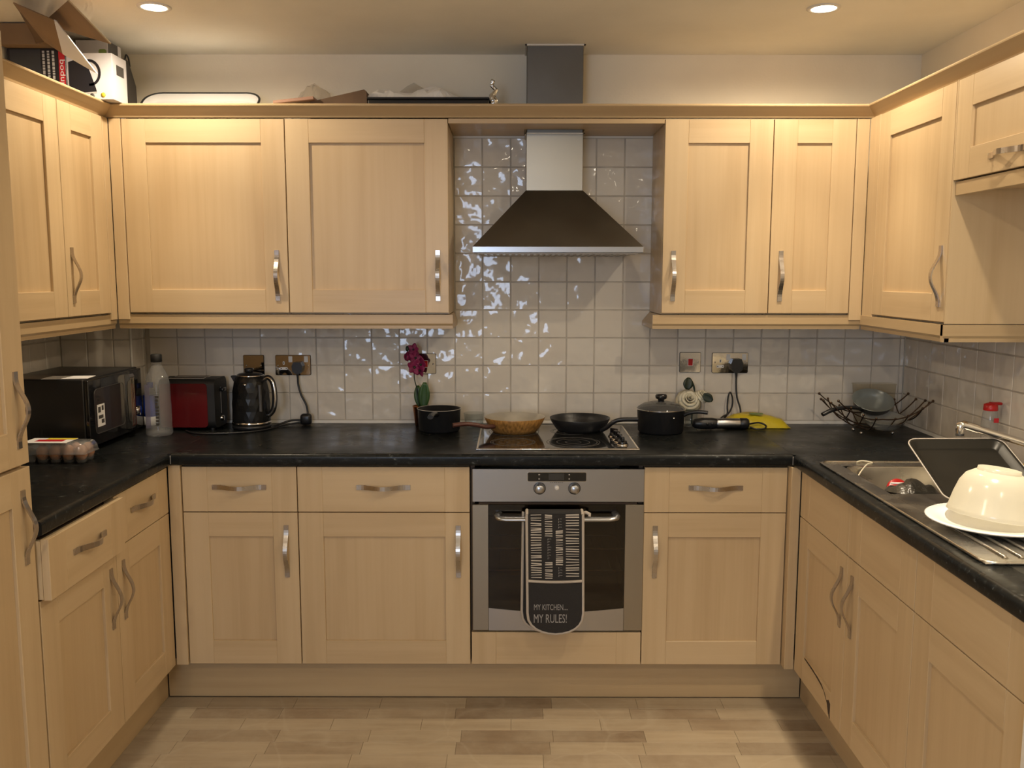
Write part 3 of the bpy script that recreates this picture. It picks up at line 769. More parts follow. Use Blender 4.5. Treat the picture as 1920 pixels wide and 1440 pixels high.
hp = hp+[(.125, YB-.05, .6905), (.3, YB-.052, .6905), (.478, YB-.05, .6905)]+[(.603-p[0], p[1], p[2]) for p in hp[::-1]]
b.tube(hp, .013, 'steelx', 10, flat=.55); part('handle', b, dr, 'wide steel towel-bar handle')
# cavity
b = MB(); b.box(.03, .034, -.58, -.12, .30, .72, 'ovenin'); b.box(.569, .573, -.58, -.12, .30, .72, 'ovenin'); b.box(.03, .573, -.124, -.12, .30, .72, 'ovenin'); b.box(.03, .573, -.58, -.12, .296, .30, 'ovenin'); b.box(.03, .573, -.58, -.12, .72, .724, 'ovenin'); part('cavity', b, t)
b = MB()
for z in (.475, .555):
    b.tube([(.036, -.575, z), (.567, -.575, z)], .0035, 'chrome', 6); b.tube([(.036, -.14, z), (.567, -.14, z)], .003, 'chrome', 6)
    for k in range(13): b.tube([(.06+k*.04, -.575, z), (.06+k*.04, -.14, z)], .0018, 'chrome', 5)
part('oven_rack', b, t)

# ------------------------------------------------------------------ hob
t = thing('hob', 'black ceramic electric hob set in the worktop', 'hob', (.3, -.33, ZC))
b = MB(); b.box(.026, .586, -.57, -.095, ZC+.0005, ZC+.006, 'hobglass', .001); part('hob_glass', b, t)
b = MB()
b.prism([(-.578, ZC), (-.5785, ZC+.004), (-.574, ZC+.0075), (-.569, ZC+.0065), (-.569, ZC)], 'x', .02, .592, 'chrome', smooth=True)
b.box(.02, .026, -.574, -.088, ZC, ZC+.0065, 'zinc', .001); b.box(.586, .592, -.574, -.088, ZC, ZC+.0065, 'zinc', .001); b.box(.02, .592, -.095, -.088, ZC, ZC+.0065, 'zinc', .001)
part('hob_trim', b, t, 'bright steel front trim')
for cx_, cy_, rr in ((.148, -.45, .082), (.368, -.45, .098), (.152, -.235, .098), (.372, -.225, .078)):
    b = MB()
    for q in (1, .9, .62, .3):
        r0 = rr*q; prof = [(r0, 0), (r0, .0004), (r0-.003, .0004), (r0-.003, 0)]
        vs = []; fs = []
        for r, z in prof:
            vs += [(cx_+r*math.cos(2*PI*k/40), cy_+r*math.sin(2*PI*k/40), ZC+.0058+z) for k in range(40)]
        for i in range(3):
            for k in range(40): fs.append((i*40+k, i*40+(k+1) % 40, (i+1)*40+(k+1) % 40, (i+1)*40+k))
        b.add(vs, fs, 'ring', True)
    part('heating_ring', b, t)
kb = MB(); kb.lathe([(.0215, 0), (.0215, .003), (.019, .005)], 'chrome'); kb.lathe([(.0165, .004), (.0165, .012), (.014, .016), (.0001, .0165)], 'gblack'); kb.box(-.0055, .0055, -.018, .018, .012, .032, 'gblack', .004)
km = kb.mesh('hob_knob')
for k in range(4): part('hob_knob', km, t, world=T3((.541-.004*k, -.505+k*.056, ZC+.006)) @ R3('Z', 12*k))

# ------------------------------------------------------------------ sink and tap
t = thing('sink', 'stainless steel inset sink with ribbed drainer on the right', 'sink', (1.4, -1.3, ZC))
b = MB(); Z1 = ZC+.0035
b.box(1.152, SX0+.006, -1.815, -.782, ZC+.0003, Z1, 'sinksteel', .001); b.box(SX1-.006, 1.655, -1.815, -.782, ZC+.0003, Z1, 'sinksteel', .001)
b.box(SX0+.006, SX1-.006, SY1-.006, -.782, ZC+.0003, Z1, 'sinksteel'); b.box(SX0+.006, SX1-.006, -1.815, SY0+.006, ZC+.0003, Z1, 'sinksteel')
part('sink_deck', b, t)
b = MB(); e = .006
fr = rrect(1.152, 1.655, -1.815, -.782, .03, 5)
b.tube([(p[0], p[1], Z1) for p in fr], .0042, 'sinksteel', 8, closed=True); part('rolled_rim', b, t)
b = MB()
def ring_pts(ix, z, r): return [(p[0], p[1], z) for p in rrect(SX0+ix, SX1-ix, SY0+ix, SY1-ix, r, 5)]
rings = [ring_pts(.004, Z1, .05), ring_pts(.008, Z1-.006, .05), ring_pts(.014, .80, .05), ring_pts(.022, .758, .045), ring_pts(.05, .744, .03)]
vs = [p for r in rings for p in r]; n = len(rings[0]); fs = []
for i in range(len(rings)-1):
    for k in range(n): fs.append((i*n+k, i*n+(k+1) % n, (i+1)*n+(k+1) % n, (i+1)*n+k))
fs.append([(len(rings)-1)*n+k for k in range(n)])
b.add(vs, fs, 'sinksteel', True); bw = part('bowl', b, t)
b = MB(); b.lathe([(.04, 0), (.04, .003), (.03, .004), (.024, .001), (.0001, .001)], 'chrome', c=(1.4, -1.03, .744)); part('waste', b, bw)
rb = MB(); rb.tube([(0, -.18, 0), (0, -.175, .0022), (0, .175, .0022), (0, .18, 0)], .0055, 'sinksteel', 8, flat=.55); rbm = rb.mesh('drainer_rib')
for k in range(11): part('drainer_rib', rbm, t, world=T3((1.215+k*.036, -1.60, Z1)) )
t = thing('mixer_tap', 'chrome swivel kitchen tap behind the sink', 'tap', (1.70, -1.13, ZC))
b = MB(); b.lathe([(.028, 0), (.028, .006), (.023, .012), (.021, .055), (.018, .075), (.0001, .078)], 'chrome', c=(1.705, -1.13, ZC+.0005)); part('tap_body', b, t)
b = MB()
sp = smooth_path([(1.705, -1.13, .985), (1.70, -1.13, 1.012), (1.672, -1.128, 1.026), (1.60, -1.12, 1.048), (1.51, -1.108, 1.074), (1.478, -1.103, 1.0835)])
b.tube(sp, .0105, 'chrome', 12); part('spout', b, t)
b = MB(); b.tube([(1.492, -1.105, 1.0795), (1.466, -1.101, 1.0875), (1.452, -1.1, 1.0905), (1.444, -1.099, 1.088), (1.4435, -1.0985, 1.078), (1.4445, -1.098, 1.064)], [.0125, .0128, .0125, .0125, .012, .0105], 'chrome', 12)
b.lathe([(.0115, 0), (.0115, .006), (.0001, .006)], 'mblack', c=(1.4445, -1.098, 1.059)); part('spout_nozzle', b, t)
b = MB(); b.tube([(1.705, -1.13, .985), (1.712, -1.16, 1.02), (1.715, -1.2, 1.03)], [.014, .009, .008], 'chrome', 10); part('lever', b, t)

# ------------------------------------------------------------------ downlights
for i, (lx, ly, le, beam) in enumerate(LAMPS):
    lab = ['recessed ceiling spotlight above the microwave corner', 'recessed ceiling spotlight near the right wall cabinets', 'recessed ceiling spotlight over the sink', 'recessed ceiling spotlight in mid room', 'recessed ceiling spotlight behind the viewer at right', 'recessed ceiling spotlight behind the viewer at left'][i]
    t = thing('downlight', lab, 'ceiling light', (lx, ly, CEIL-.004), 'recessed spotlights')
    b = MB(); vs = []
    b.lathe([(.040, -.0003), (.0405, -.004), (.05, -.0048), (.054, -.002), (.054, -.0003)], 'bead', c=(lx, ly, CEIL)); part('trim_ring', b, t)
    b = MB(); b.lathe([(.0001, -.0026), (.040, -.0026), (.040, -.0008), (.0001, -.0008)], 'lens', c=(lx, ly, CEIL)); part('lens', b, t)
    ld = bpy.data.lights.new('downlight_lamp', 'SPOT'); ld.energy = le*1.6; ld.color = LAMP_COL; ld.spot_size = math.radians(172); ld.spot_blend = .45; ld.shadow_soft_size = .022
    lo = bpy.data.objects.new('downlight_lamp', ld); link(lo, t, T3((lx, ly, CEIL-.03)))
    if beam:      # the narrow central beam of the reflector lamp
        l2 = bpy.data.lights.new('downlight_beam', 'SPOT'); l2.energy = le*1.6*beam; l2.color = LAMP_COL; l2.spot_size = math.radians(70); l2.spot_blend = .8; l2.shadow_soft_size = .022
        lo2 = bpy.data.objects.new('downlight_beam', l2); link(lo2, t, T3((lx, ly, CEIL-.03)))

# ================================================================== things on the worktop
# microwave (front faces +X)
t = thing('microwave', 'black microwave oven with chrome handle in the left corner', 'microwave', (-1.46, -.415, ZC))
MX0, MX1, MY0, MY1, MZ0, MZ1 = -1.622, -1.318, -.635, -.195, .922, 1.164
b = MB(); b.box(MX0, MX1, MY0, MY1, MZ0, MZ1, 'black', .005); part('body', b, t)
b = MB(); b.box(MX1, MX1+.016, MY0+.002, -.300, MZ0+.006, MZ1-.004, 'gblack', .004); dr = part('door', b, t)
b = MB(); b.prism(rrect(-.595, -.36, MZ0+.045, MZ1-.04, .02), 'x', MX1+.0155, MX1+.0168, mat('microwave_window', (.02, .018, .017), .1, coat=.5)); part('window', b, dr, 'glossy dark door window')
b = MB()
wp = [(MX1+.0168, p[0], p[1]) for p in rrect(-.595, -.36, MZ0+.045, MZ1-.04, .02)]
b.tube(wp, .0010, mat('dim_trim', (.06, .055, .05), .4), 5, closed=True); part('window_trim', b, dr)
b = MB(); b.prism(smooth_path([(MX1+.016, MZ1-.012, 0), (MX1+.03, MZ1-.014, 0), (MX1+.034, (MZ0+MZ1)/2, 0), (MX1+.03, MZ0+.022, 0), (MX1+.016, MZ0+.02, 0)], 4) and
    [(MX1+.0165, MZ0+.022), (MX1+.0165, MZ1-.014), (MX1+.030, MZ1-.014), (MX1+.036, MZ1-.024), (MX1+.036, MZ0+.032), (MX1+.030, MZ0+.022)], 'y', -.345, -.306, 'chrome'); part('handle', b, dr, 'broad ribbed chrome handle')
b = MB()
for k in range(3): b.box(MX1+.0362, MX1+.0372, -.341+k*.012, -.334+k*.012, MZ0+.035, MZ1-.028, 'chrome', .0004)
part('handle_ribs', b, dr, kind='stuff')
b = MB(); b.box(MX1, MX1+.015, -.297, MY1-.002, MZ0+.006, MZ1-.004, 'gblack', .004); cpn = part('control_panel', b, t)
b = MB(); b.lathe([(.018, 0), (.017, .012), (.0001, .0125)], 'chrome', X=T3((MX1+.015, -.247, 1.0)) @ R3('Y', 90)); part('knob', b, cpn)
b = MB(); b.box(MX1+.0166, MX1+.0172, -.578, -.522, .99, 1.068, 'paper'); st = part('sticker', b, dr, 'white energy sticker')
b = MB()
for (a0, a1, c0, c1) in ((-.572, -.552, 1.04, 1.06), (-.545, -.53, 1.045, 1.062), (-.57, -.535, 1.018, 1.03), (-.55, -.528, 1.0, 1.014)): b.box(MX1+.0171, MX1+.0175, a0, a1, c0, c1, 'boxg')
part('sticker_print', b, st, kind='stuff')
for xx in (MX0+.03, MX1-.03):
    for yy in (MY0+.03, MY1-.03):
        b = MB(); b.lathe([(.012, 0), (.014, .0125)], 'rubber', c=(xx, yy, ZC), seg=10); part('foot', b, t)
b = MB()
for k in range(8): b.box(-1.57+k*.014, -1.563+k*.014, MY0-.0006, MY0+.001, .96, .99, 'mblack')
part('side_vents', b, t, kind='stuff')
b = MB(); b.box(-.075, .075, -.045, .045, 0, .0012, 'paper'); solo('leaflet', b, 'white leaflet lying on the front of the microwave top', 'leaflet', world=T3((-1.395, -.575, MZ1+.0004)) @ R3('Z', 8))
b = MB(); b.box(-.06, .06, -.05, .05, 0, .0015, mat('brown_leaflet_print', (.16, .12, .09), .4, var=.3)); solo('leaflet', b, 'brown printed leaflet on the microwave beside the white one', 'leaflet', world=T3((-1.53, -.572, MZ1+.0004)) @ R3('Z', -4))

# egg carton
EX, EY = -1.345, -.765
t = thing('egg_box', 'clear plastic egg box with bright label below the microwave', 'egg box', (EX, EY, ZC))
b = MB()
cups = [(EX-.084+k*.042, EY+(-.024 if r == 0 else .024)) for k in range(5) for r in range(2)]
b.box(EX-.108, EX+.108, EY-.052, EY+.052, ZC+.03, ZC+.0315, 'clear')
for (cx_, cy_) in cups: b.lathe([(.0115, 0), (.0155, .004), (.020, .03)], 'clear', c=(cx_, cy_, ZC), seg=12)
part('tray', b, t, 'clear moulded cups', kind='stuff')
b = MB()
b.sheet([[(EX+sx*.106*q, EY+sy*.05*q, z) for sx, sy in ((-1, -1), (-.33, -1), (.33, -1), (1, -1), (1, 1), (.33, 1), (-.33, 1), (-1, 1), (-1, -1))] for q, z in ((1, ZC+.032), (.97, ZC+.05), (.9, ZC+.062), (.82, ZC+.066), (0.01, ZC+.067))], 'clear', .0006); part('lid', b, t)
b = MB(); b.box(EX-.1, EX+.045, EY-.045, EY+.04, ZC+.0675, ZC+.0685, 'paper'); lb = part('label', b, t, 'white card label with red and yellow bands')
b = MB(); b.box(EX-.07, EX+.02, EY-.02, EY+.012, ZC+.0685, ZC+.0689, 'pred'); part('label_band', b, lb, 'dark red band')
b = MB(); b.box(EX-.05, EX+.045, EY+.014, EY+.04, ZC+.0685, ZC+.0689, 'pyel'); part('label_band', b, lb, 'yellow band')
eg = MB(); eg.ball((0, 0, 0), .0205, 'egg', seg=16, rings=12, sc=(1, 1, 1.28)); egm = eg.mesh('egg')
for i, (cx_, cy_) in enumerate(cups):
    if i in (0, 1, 3): continue
    solo('egg', egm, 'brown egg inside the clear plastic egg box', 'egg', 'brown eggs in the box', T3((cx_, cy_, ZC+.033)))

# bottles
t = thing('water_bottle', 'large clear plastic bottle with black cap beside the toaster', 'bottle', (-1.205, -.285, ZC))
BX, BY = -1.205, -.285
b = MB(); b.lathe([(.0001, .004), (.03, .002), (.044, .0), (.0505, .008), (.0505, .02), (.0485, .03), (.0485, .12), (.047, .135), (.0465, .195), (.041, .225), (.028, .252), (.019, .268), (.0175, .276), (.0195, .278), (.0195, .281), (.0165, .283), (.0165, .29)], 'clear', c=(BX, BY, ZC), seg=10); part('bottle_body', b, t)
b = MB(); b.lathe([(.0185, .281), (.0205, .283), (.0205, .308), (.018, .311), (.0001, .311)], 'mblack', c=(BX, BY, ZC), seg=20); part('cap', b, t, 'black ribbed cap')
b = MB()
random.seed(5)
for k in range(9):
    z = ZC+.045+k*.013; b.box(BX+.008, BX+.008+random.uniform(.008, .014), BY-.0502, BY-.0497, z, z+.009, 'boxg')
part('lettering', b, t, 'dark vertical print', kind='stuff')
b = MB(); b.box(BX-.031, BX-.012, BY-.0485, BY-.048, ZC+.035, ZC+.2, clear('lilac_label', (.72, .70, .78), 1.3, .3, .25, (.42, .4, .5))); part('label', b, t)
t = thing('small_bottle', 'small clear bottle with blue label behind the large bottle', 'bottle', (-1.285, -.165, ZC))
BX, BY = -1.285, -.163
b = MB(); b.lathe([(.0001, .003), (.024, 0), (.027, .006), (.027, .12), (.022, .15), (.011, .168), (.011, .18)], 'clear', c=(BX, BY, ZC), seg=18); part('bottle_body', b, t)
b = MB(); b.lathe([(.0274, .055), (.0276, .056), (.0276, .138), (.0264, .139)], 'pblue', c=(BX, BY, ZC), seg=18); b.lathe([(.0274, .02), (.0276, .021), (.0276, .0545), (.0272, .055)], 'paper', c=(BX, BY, ZC), seg=18); part('label', b, t, 'blue and white label')
b = MB(); b.lathe([(.0125, .168), (.0125, .188), (.0001, .189)], 'pblue', c=(BX, BY, ZC), seg=16); part('cap', b, t)

# toaster
t = thing('toaster', 'dark red and black two slice toaster beside the kettle', 'toaster', (-1.125, -.11, ZC))
TX0_, TX1_, TY0_, TY1_, TZ1_ = -1.24, -1.022, -.195, -.035, 1.113
b = MB(); b.prism(rrect(TY0_+.004, TY1_-.004, ZC+.008, TZ1_, .03, 6), 'x', TX0_, TX1_, 'mblack', smooth=True); part('body', b, t)
for yy, nm in ((TY0_, 'front'), (TY1_-.006, 'rear')):
    b = MB(); b.prism(rrect(TX0_+.004, TX1_-.028, ZC+.014, TZ1_-.016, .014, 5), 'y', yy, yy+.006, 'dred'); part('side_panel', b, t, 'dark red side panel')
for yy in (-.145, -.085):
    b = MB(); b.box(TX0_+.03, TX1_-.05, yy-.014, yy+.014, TZ1_-.001, TZ1_+.0015, 'zinc', .0006); sl = part('slot', b, t)
    b = MB(); b.box(TX0_+.034, TX1_-.054, yy-.010, yy+.010, TZ1_+.001, TZ1_+.0022, 'gap'); part('slot_opening', b, sl)
b = MB(); b.box(TX1_-.001, TX1_+.001, -.119, -.113, ZC+.06, ZC+.165, 'chrome'); part('lever_track', b, t)
b = MB(); b.box(TX1_+.0005, TX1_+.018, -.135, -.097, ZC+.148, ZC+.163, 'gblack', .004); part('lever', b, t)
b = MB(); b.lathe([(.011, 0), (.010, .010), (.0001, .011)], 'chrome', X=T3((TX1_, -.116, ZC+.04)) @ R3('Y', 90)); part('dial', b, t, 'chrome browning dial')
for xx in (TX0_+.02, TX1_-.02):
    for yy in (TY0_+.03, TY1_-.03):
        b = MB(); b.lathe([(.01, 0), (.01, .009)], 'rubber', c=(xx, yy, ZC), seg=10); part('foot', b, t)

# kettle
KX, KY = -.898, -.125
t = thing('kettle', 'glossy black jug kettle with silver trimmed handle', 'kettle', (KX, KY, ZC))
b = MB(); b.lathe([(.0001, 0), (.07, 0), (.076, .004), (.076, .016), (.07, .019), (.0001, .019)], 'black', c=(KX, KY, ZC)); part('power_base', b, t)
b = MB(); b.lathe([(.0745, .019), (.0765, .021), (.0765, .028), (.0745, .03)], 'chrome', c=(KX, KY, ZC), seg=32); part('base_ring', b, t, 'chrome ring')
b = MB(); seg = 24
prof = [(.0745, .03), (.0748, .05), (.0738, .075), (.0745, .1), (.072, .125), (.0715, .15), (.0675, .17), (.064, .19), (.0575, .205), (.052, .213)]
vs = []; fs = []
for i, (r, z) in enumerate(prof):
    for k in range(seg):
        a = 2*PI*(k+.5*(i % 2))/seg; rr = r*(1+.012*((-1)**(k))) if 2 <= i <= 6 else r
        vs.append((KX+rr*math.cos(a), KY+rr*math.sin(a), ZC+z))
for i in range(len(prof)-1):
    for k in range(seg):
        k2 = (k+1) % seg
        if i % 2 == 0: fs += [(i*seg+k, i*seg+k2, (i+1)*seg+k), (i*seg+k2, (i+1)*seg+k2, (i+1)*seg+k)]
        else: fs += [(i*seg+k, i*seg+k2, (i+1)*seg+k2), (i*seg+k, (i+1)*seg+k2, (i+1)*seg+k)]
b.add(vs, fs, mat('kettle_black', (.008, .008, .008), .3, spec=.35), False); part('jug', b, t, 'black jug with faceted diamond pattern')
b = MB(); b.lathe([(.053, .211), (.054, .214), (.052, .2155)], 'chrome', c=(KX, KY, ZC)); part('lid_ring', b, t)
b = MB(); b.lathe([(.051, .213), (.045, .22), (.02, .225), (.0001, .226)], 'black', c=(KX, KY, ZC)); b.lathe([(.014, .225), (.017, .228), (.018, .238), (.014, .242), (.0001, .243)], 'black', c=(KX-.005, KY, ZC)); part('lid', b, t)
hp = smooth_path([(KX+.052, KY-.012, ZC+.195), (KX+.075, KY-.016, ZC+.206), (KX+.094, KY-.02, ZC+.185), (KX+.101, KY-.022, ZC+.135), (KX+.096, KY-.022, ZC+.085), (KX+.08, KY-.019, ZC+.06), (KX+.066, KY-.014, ZC+.055)], 5)
b = MB(); b.tube(hp, .0105, 'black', 10); part('handle', b, t)
b = MB(); b.tube([(p[0]+.003, p[1]-.0075, p[2]) for p in hp], .0055, 'chrome', 8); part('handle_trim', b, t, 'silver trim along the handle')
b = MB(); b.tube([(KX+.052, KY-.052, ZC+.075), (KX+.049, KY-.050, ZC+.18)], .007, 'boxg', 8); part('water_gauge', b, t)
b = MB(); b.prism([(KX-.052, ZC+.212), (KX-.052, ZC+.17), (KX-.072, ZC+.205), (KX-.074, ZC+.212)], 'y', KY-.014, KY+.014, 'black'); part('spout', b, t)
b = MB(); b.lathe([(.007, 0), (.007, .002), (.0001, .0025)], 'chrome', X=T3((KX-.004, KY-.0655, ZC+.182)) @ R3('X', 80), seg=6); part('badge', b, t, 'small silver badge')

# sockets and switches
def plate(x0, x1, z0, z1, label, cat, name):
    t = thing(name, label, cat, ((x0+x1)/2, -.003, z0))
    b = MB(); b.prism(rrect(x0, x1, z0, z1, .005), 'y', -.0045, -.0012, 'mblack'); b.prism(rrect(x0+.0015, x1-.0015, z0+.0015, z1-.0015, .004), 'y', -.0068, -.004, 'platechrome'); part('plate', b, t)
    return t
def screw(t, x, z):
    b = MB(); b.lathe([(.0035, 0), (.003, .0012), (.0001, .0014)], 'chrome', X=T3((x, -.0068, z)) @ R3('X', 90), seg=10); part('screw', b, t)
def rocker(t, x, z, w=.012, h=.021, mt='white', rim='white'):
    b = MB(); b.prism(rrect(x-w/2-.0018, x+w/2+.0018, z-h/2-.0018, z+h/2+.0018, .002), 'y', -.0078, -.0066, rim); s_ = part('switch', b, t)
    b = MB(); b.prism([(-.0077, z-h/2), (-.0077, z+h/2), (-.0115, z+h/2-.001), (-.0085, z-h/2+.001)], 'x', x-w/2, x+w/2, mt); part('rocker', b, s_)
def outlet(t, x, z):
    b = MB(); b.prism(rrect(x-.016, x+.016, z-.015, z-.004, .005), 'y', -.0074, -.0066, 'white'); b.prism(rrect(x-.004, x+.004, z+.006, z+.02, .003), 'y', -.0074, -.0066, 'white'); o_ = part('socket_insert', b, t)
    for hx, hz, hw, hh in ((x, z+.013, .0032, .008), (x-.0105, z-.0095, .006, .003), (x+.0105, z-.0095, .006, .003)):
        b = MB(); b.box(hx-hw/2, hx+hw/2, -.0078, -.0072, hz-hh/2, hz+hh/2, 'gap'); part('pin_hole', b, o_)
t = plate(-.961, -.875, 1.108, 1.193, 'plain chrome blank plate behind the kettle', 'wall plate', 'blank_plate'); screw(t, -.948, 1.15); screw(t, -.888, 1.15)
t = plate(-.829, -.683, 1.11, 1.193, 'chrome double socket with kettle plug in its right side', 'socket', 'double_socket'); outlet(t, -.794, 1.147); rocker(t, -.766, 1.176); rocker(t, -.702, 1.176); screw(t, -.818, 1.15); screw(t, -.694, 1.15)
t = plate(-.254, -.168, 1.116, 1.2, 'chrome switch with red rocker half hidden by the orchid', 'switch', 'cooker_switch'); rocker(t, -.211, 1.157, .017, .026, 'red'); screw(t, -.18, 1.157)
t = plate(.832, .919, 1.123, 1.207, 'chrome switch with red rocker above the white rose', 'switch', 'cooker_switch'); rocker(t, .876, 1.166, .018, .028, 'red'); screw(t, .845, 1.166); screw(t, .906, 1.166)
t = plate(.965, 1.113, 1.121, 1.205, 'chrome double socket with a black charger plugged in', 'socket', 'double_socket'); outlet(t, .999, 1.158); rocker(t, 1.031, 1.187); rocker(t, 1.096, 1.187); screw(t, .977, 1.165); screw(t, 1.103, 1.165)

def plug(t, x, z, s=1.):
    b = MB(); b.prism([(x-.019*s, z-.016*s), (x-.022*s, z+.006), (x-.015*s, z+.022*s), (x+.015*s, z+.022*s), (x+.022*s, z+.006), (x+.019*s, z-.016*s), (x+.008, z-.026*s), (x-.008, z-.026*s)], 'y', -.031, -.0075, 'black'); p = part('plug', b, t)
    b = MB(); b.tube([(x, -.019, z-.024*s), (x, -.019, z-.045*s)], [.006, .004], 'rubber', 8); part('strain_relief', b, p)
t = thing('power_cable', 'black kettle cable with plug hanging below the double socket', 'cable', (-.75, -.05, ZC)); plug(t, -.735, 1.143)
b = MB(); b.tube(smooth_path([(-.735, -.019, 1.10), (-.733, -.02, 1.07), (-.722, -.022, 1.03), (-.702, -.026, .99), (-.695, -.03, .955), (-.697, -.034, .945)]), .0042, 'rubber', 8); part('hanging_cable', b, t)
b = MB(); b.box(-.722, -.676, -.062, -.028, ZC+.001, ZC+.046, 'black', .012); part('cord_tidy', b, t, 'black cable block on the worktop')
b = MB(); b.tube(smooth_path([(-.719, -.05, ZC+.02), (-.76, -.06, ZC+.019), (-.80, -.085, ZC+.008), (-.815, -.115, ZC+.0045), (-.824, -.12, ZC+.0045)]), .0042, 'rubber', 8); part('base_cable', b, t)
b = MB(); b.tube(smooth_path([(-.72, -.055, ZC+.012), (-.77, -.075, ZC+.005), (-.80, -.13, ZC+.0045), (-.83, -.20, ZC+.0045), (-.9, -.255, ZC+.0045), (-1.0, -.28, ZC+.0045), (-1.08, -.27, ZC+.0045), (-1.13, -.215, ZC+.0045)]), .0036, 'rubber', 8); part('loose_cable', b, t)

# orchid
OXc, OYc = -.226, -.062
t = thing('potted_orchid', 'artificial magenta orchid in a small copper pot', 'plant', (OXc, OYc, ZC))
b = MB(); b.lathe([(.0001, .001), (.023, 0), (.025, .004), (.034, .078), (.0355, .082), (.033, .083), (.03, .07), (.0001, .066)], 'gold', c=(OXc, OYc, ZC)); part('pot', b, t, 'shiny copper pot')
def leafsheet(c, L, Wd, X, mt, bend=.15, n=8, th=.0012):
    rows = []
    for i in range(n+1):
        s = i/n; w = Wd*math.sin(PI*min(.97, .08+.86*s))**.8
        rows.append([(c[0]+q*w, c[1]+bend*L*s*s-abs(q)*w*.25, c[2]+s*L) for q in (-1, -.5, 0, .5, 1)])
    b = MB(); b.sheet(rows, mt, th, X); return b
part('leaf', leafsheet((0, 0, 0), .105, .0235, T3((OXc+.012, OYc-.02, ZC+.076)) @ R3('Y', 4), 'leaf', -.05), t)
part('leaf', leafsheet((0, 0, 0), .09, .02, T3((OXc-.002, OYc+.006, ZC+.074)) @ R3('Y', -8), 'leaf', .1), t)
b = MB(); b.tube(smooth_path([(OXc-.005, OYc, ZC+.07), (OXc-.016, OYc, ZC+.15), (OXc-.026, OYc-.002, ZC+.2), (OXc-.022, OYc-.008, ZC+.26), (OXc-.04, OYc-.012, ZC+.305), (OXc-.055, OYc-.014, ZC+.325)]), .0022, 'dleaf', 6); part('stem', b, t)
def blossom(c, r, rz, rx, mt='petal', n=5):
    b = MB(); X0 = T3(c) @ R3('Z', rz) @ R3('X', rx)
    for k in range(n):
        rows = []; L = r*(1. if k % 2 == 0 else .85)
        for i in range(6):
            s = i/5; w = r*.42*math.sin(PI*(.1+.85*s))
            rows.append([(q*w, -.25*r*s*s+.08*r*abs(q), s*L) for q in (-1, -.4, .4, 1)])
        b.sheet(rows, mt, .0009, X0 @ R3('Y', 360*k/n+13))
    b.ball((0, -.002, 0), r*.16, 'dleaf', X=X0, seg=8, rings=6)
    return b
for c, r, rz, rx in (((-.248, -.085, 1.152), .034, 20, 5), ((-.222, -.082, 1.162), .031, -25, 0), ((-.244, -.078, 1.188), .03, 10, -10), ((-.262, -.075, 1.198), .03, 30, 15), ((-.252, -.08, 1.222), .027, -10, -15), ((-.228, -.078, 1.138), .027, -30, 20), ((-.283, -.073, 1.192), .02, 60, 0)):
    part('blossom', blossom(c, r, rz, rx), t)
b = MB(); b.ball((-.277, -.078, 1.225), .009, 'dleaf', seg=8, rings=6, sc=(.8, .8, 1.3)); part('bud', b, t)

# pans ---------------------------------------------------------------
def pan_profile(rb, rt, h, wl=.003): return [(.0001, 0), (rb, 0), (rb+(rt-rb)*.35, h*.25), (rb+(rt-rb)*.75, h*.65), (rt, h), (rt-.0005, h+.0015), (rt-wl, h), (rb+(rt-rb)*.72-wl, h*.65), (rb+(rt-rb)*.3-wl, h*.25), (rb-wl*2, wl), (.0001, wl)]
def pan(t, c, rb, rt, h, mt, inm, name='pan_body'):
    p = pan_profile(rb, rt, h); b = MB(); b.lathe(p[:6], mt, c=c, seg=40); part(name, b, t)
    b = MB(); b.lathe(p[5:], inm, c=c, seg=40); part('pan_interior', b, t)
c = (-.143, -.172, ZC)
t = thing('saucepan', 'small black saucepan without lid in front of the orchid', 'saucepan', c)
b = MB(); b.lathe([(.0001, 0), (.076, 0), (.081, .006), (.0845, .086), (.086, .088), (.083, .088), (.079, .008), (.0001, .004)], 'nonstick', c=c, seg=40); part('pan_body', b, t)
b = MB(); b.tube([(c[0]+.086*math.cos(2*PI*k/40), c[1]+.086*math.sin(2*PI*k/40), ZC+.0885) for k in range(40)], .0012, 'zinc', 6, closed=True); part('rim', b, t, 'thin bright rim')
b = MB(); b.tube(smooth_path([(c[0]-.003, c[1]-.083, ZC+.074), (c[0]-.006, c[1]-.105, ZC+.082), (c[0]-.012, c[1]-.16, ZC+.088), (c[0]-.015, c[1]-.215, ZC+.086)]), .0115, 'black', 10, flat=.7); part('handle', b, t)
c = (.155, -.235, ZC+.0064)
t = thing('frying_pan', 'wood effect frying pan with grey inside on the hob', 'frying pan', c); pan(t, c, .083, .118, .058, 'woodpan', 'greyin')
b = MB(); b.tube(smooth_path([(.075, -.312, ZC+.04), (.045, -.335, ZC+.042), (.01, -.352, ZC+.052), (-.03, -.366, ZC+.058), (-.075, -.38, ZC+.055)]), [.012]*5+[.0125]*5+[.014]*5+[.014]*5+[.008]*5 if False else .012, 'brownh', 10, flat=.7); part('handle', b, t, 'dark brown handle')
c = (.41, -.205, ZC+.0064)
t = thing('frying_pan', 'plain black frying pan on the right of the hob', 'frying pan', c); pan(t, c, .085, .118, .05, 'nonstick', 'nonstick')
b = MB(); b.tube(smooth_path([(.486, -.294, ZC+.022), (.505, -.31, ZC+.036), (.525, -.32, ZC+.056), (.555, -.325, ZC+.068), (.62, -.33, ZC+.07)]), .011, 'black', 10, flat=.75); part('handle', b, t)
c = (.727, -.2, ZC)
t = thing('lidded_saucepan', 'black saucepan with glass lid right of the hob', 'saucepan', c)
b = MB(); b.lathe([(.0001, 0), (.082, 0), (.088, .007), (.0925, .088), (.094, .09), (.0905, .09), (.085, .01), (.0001, .004)], 'nonstick', c=c, seg=40); part('pan_body', b, t)
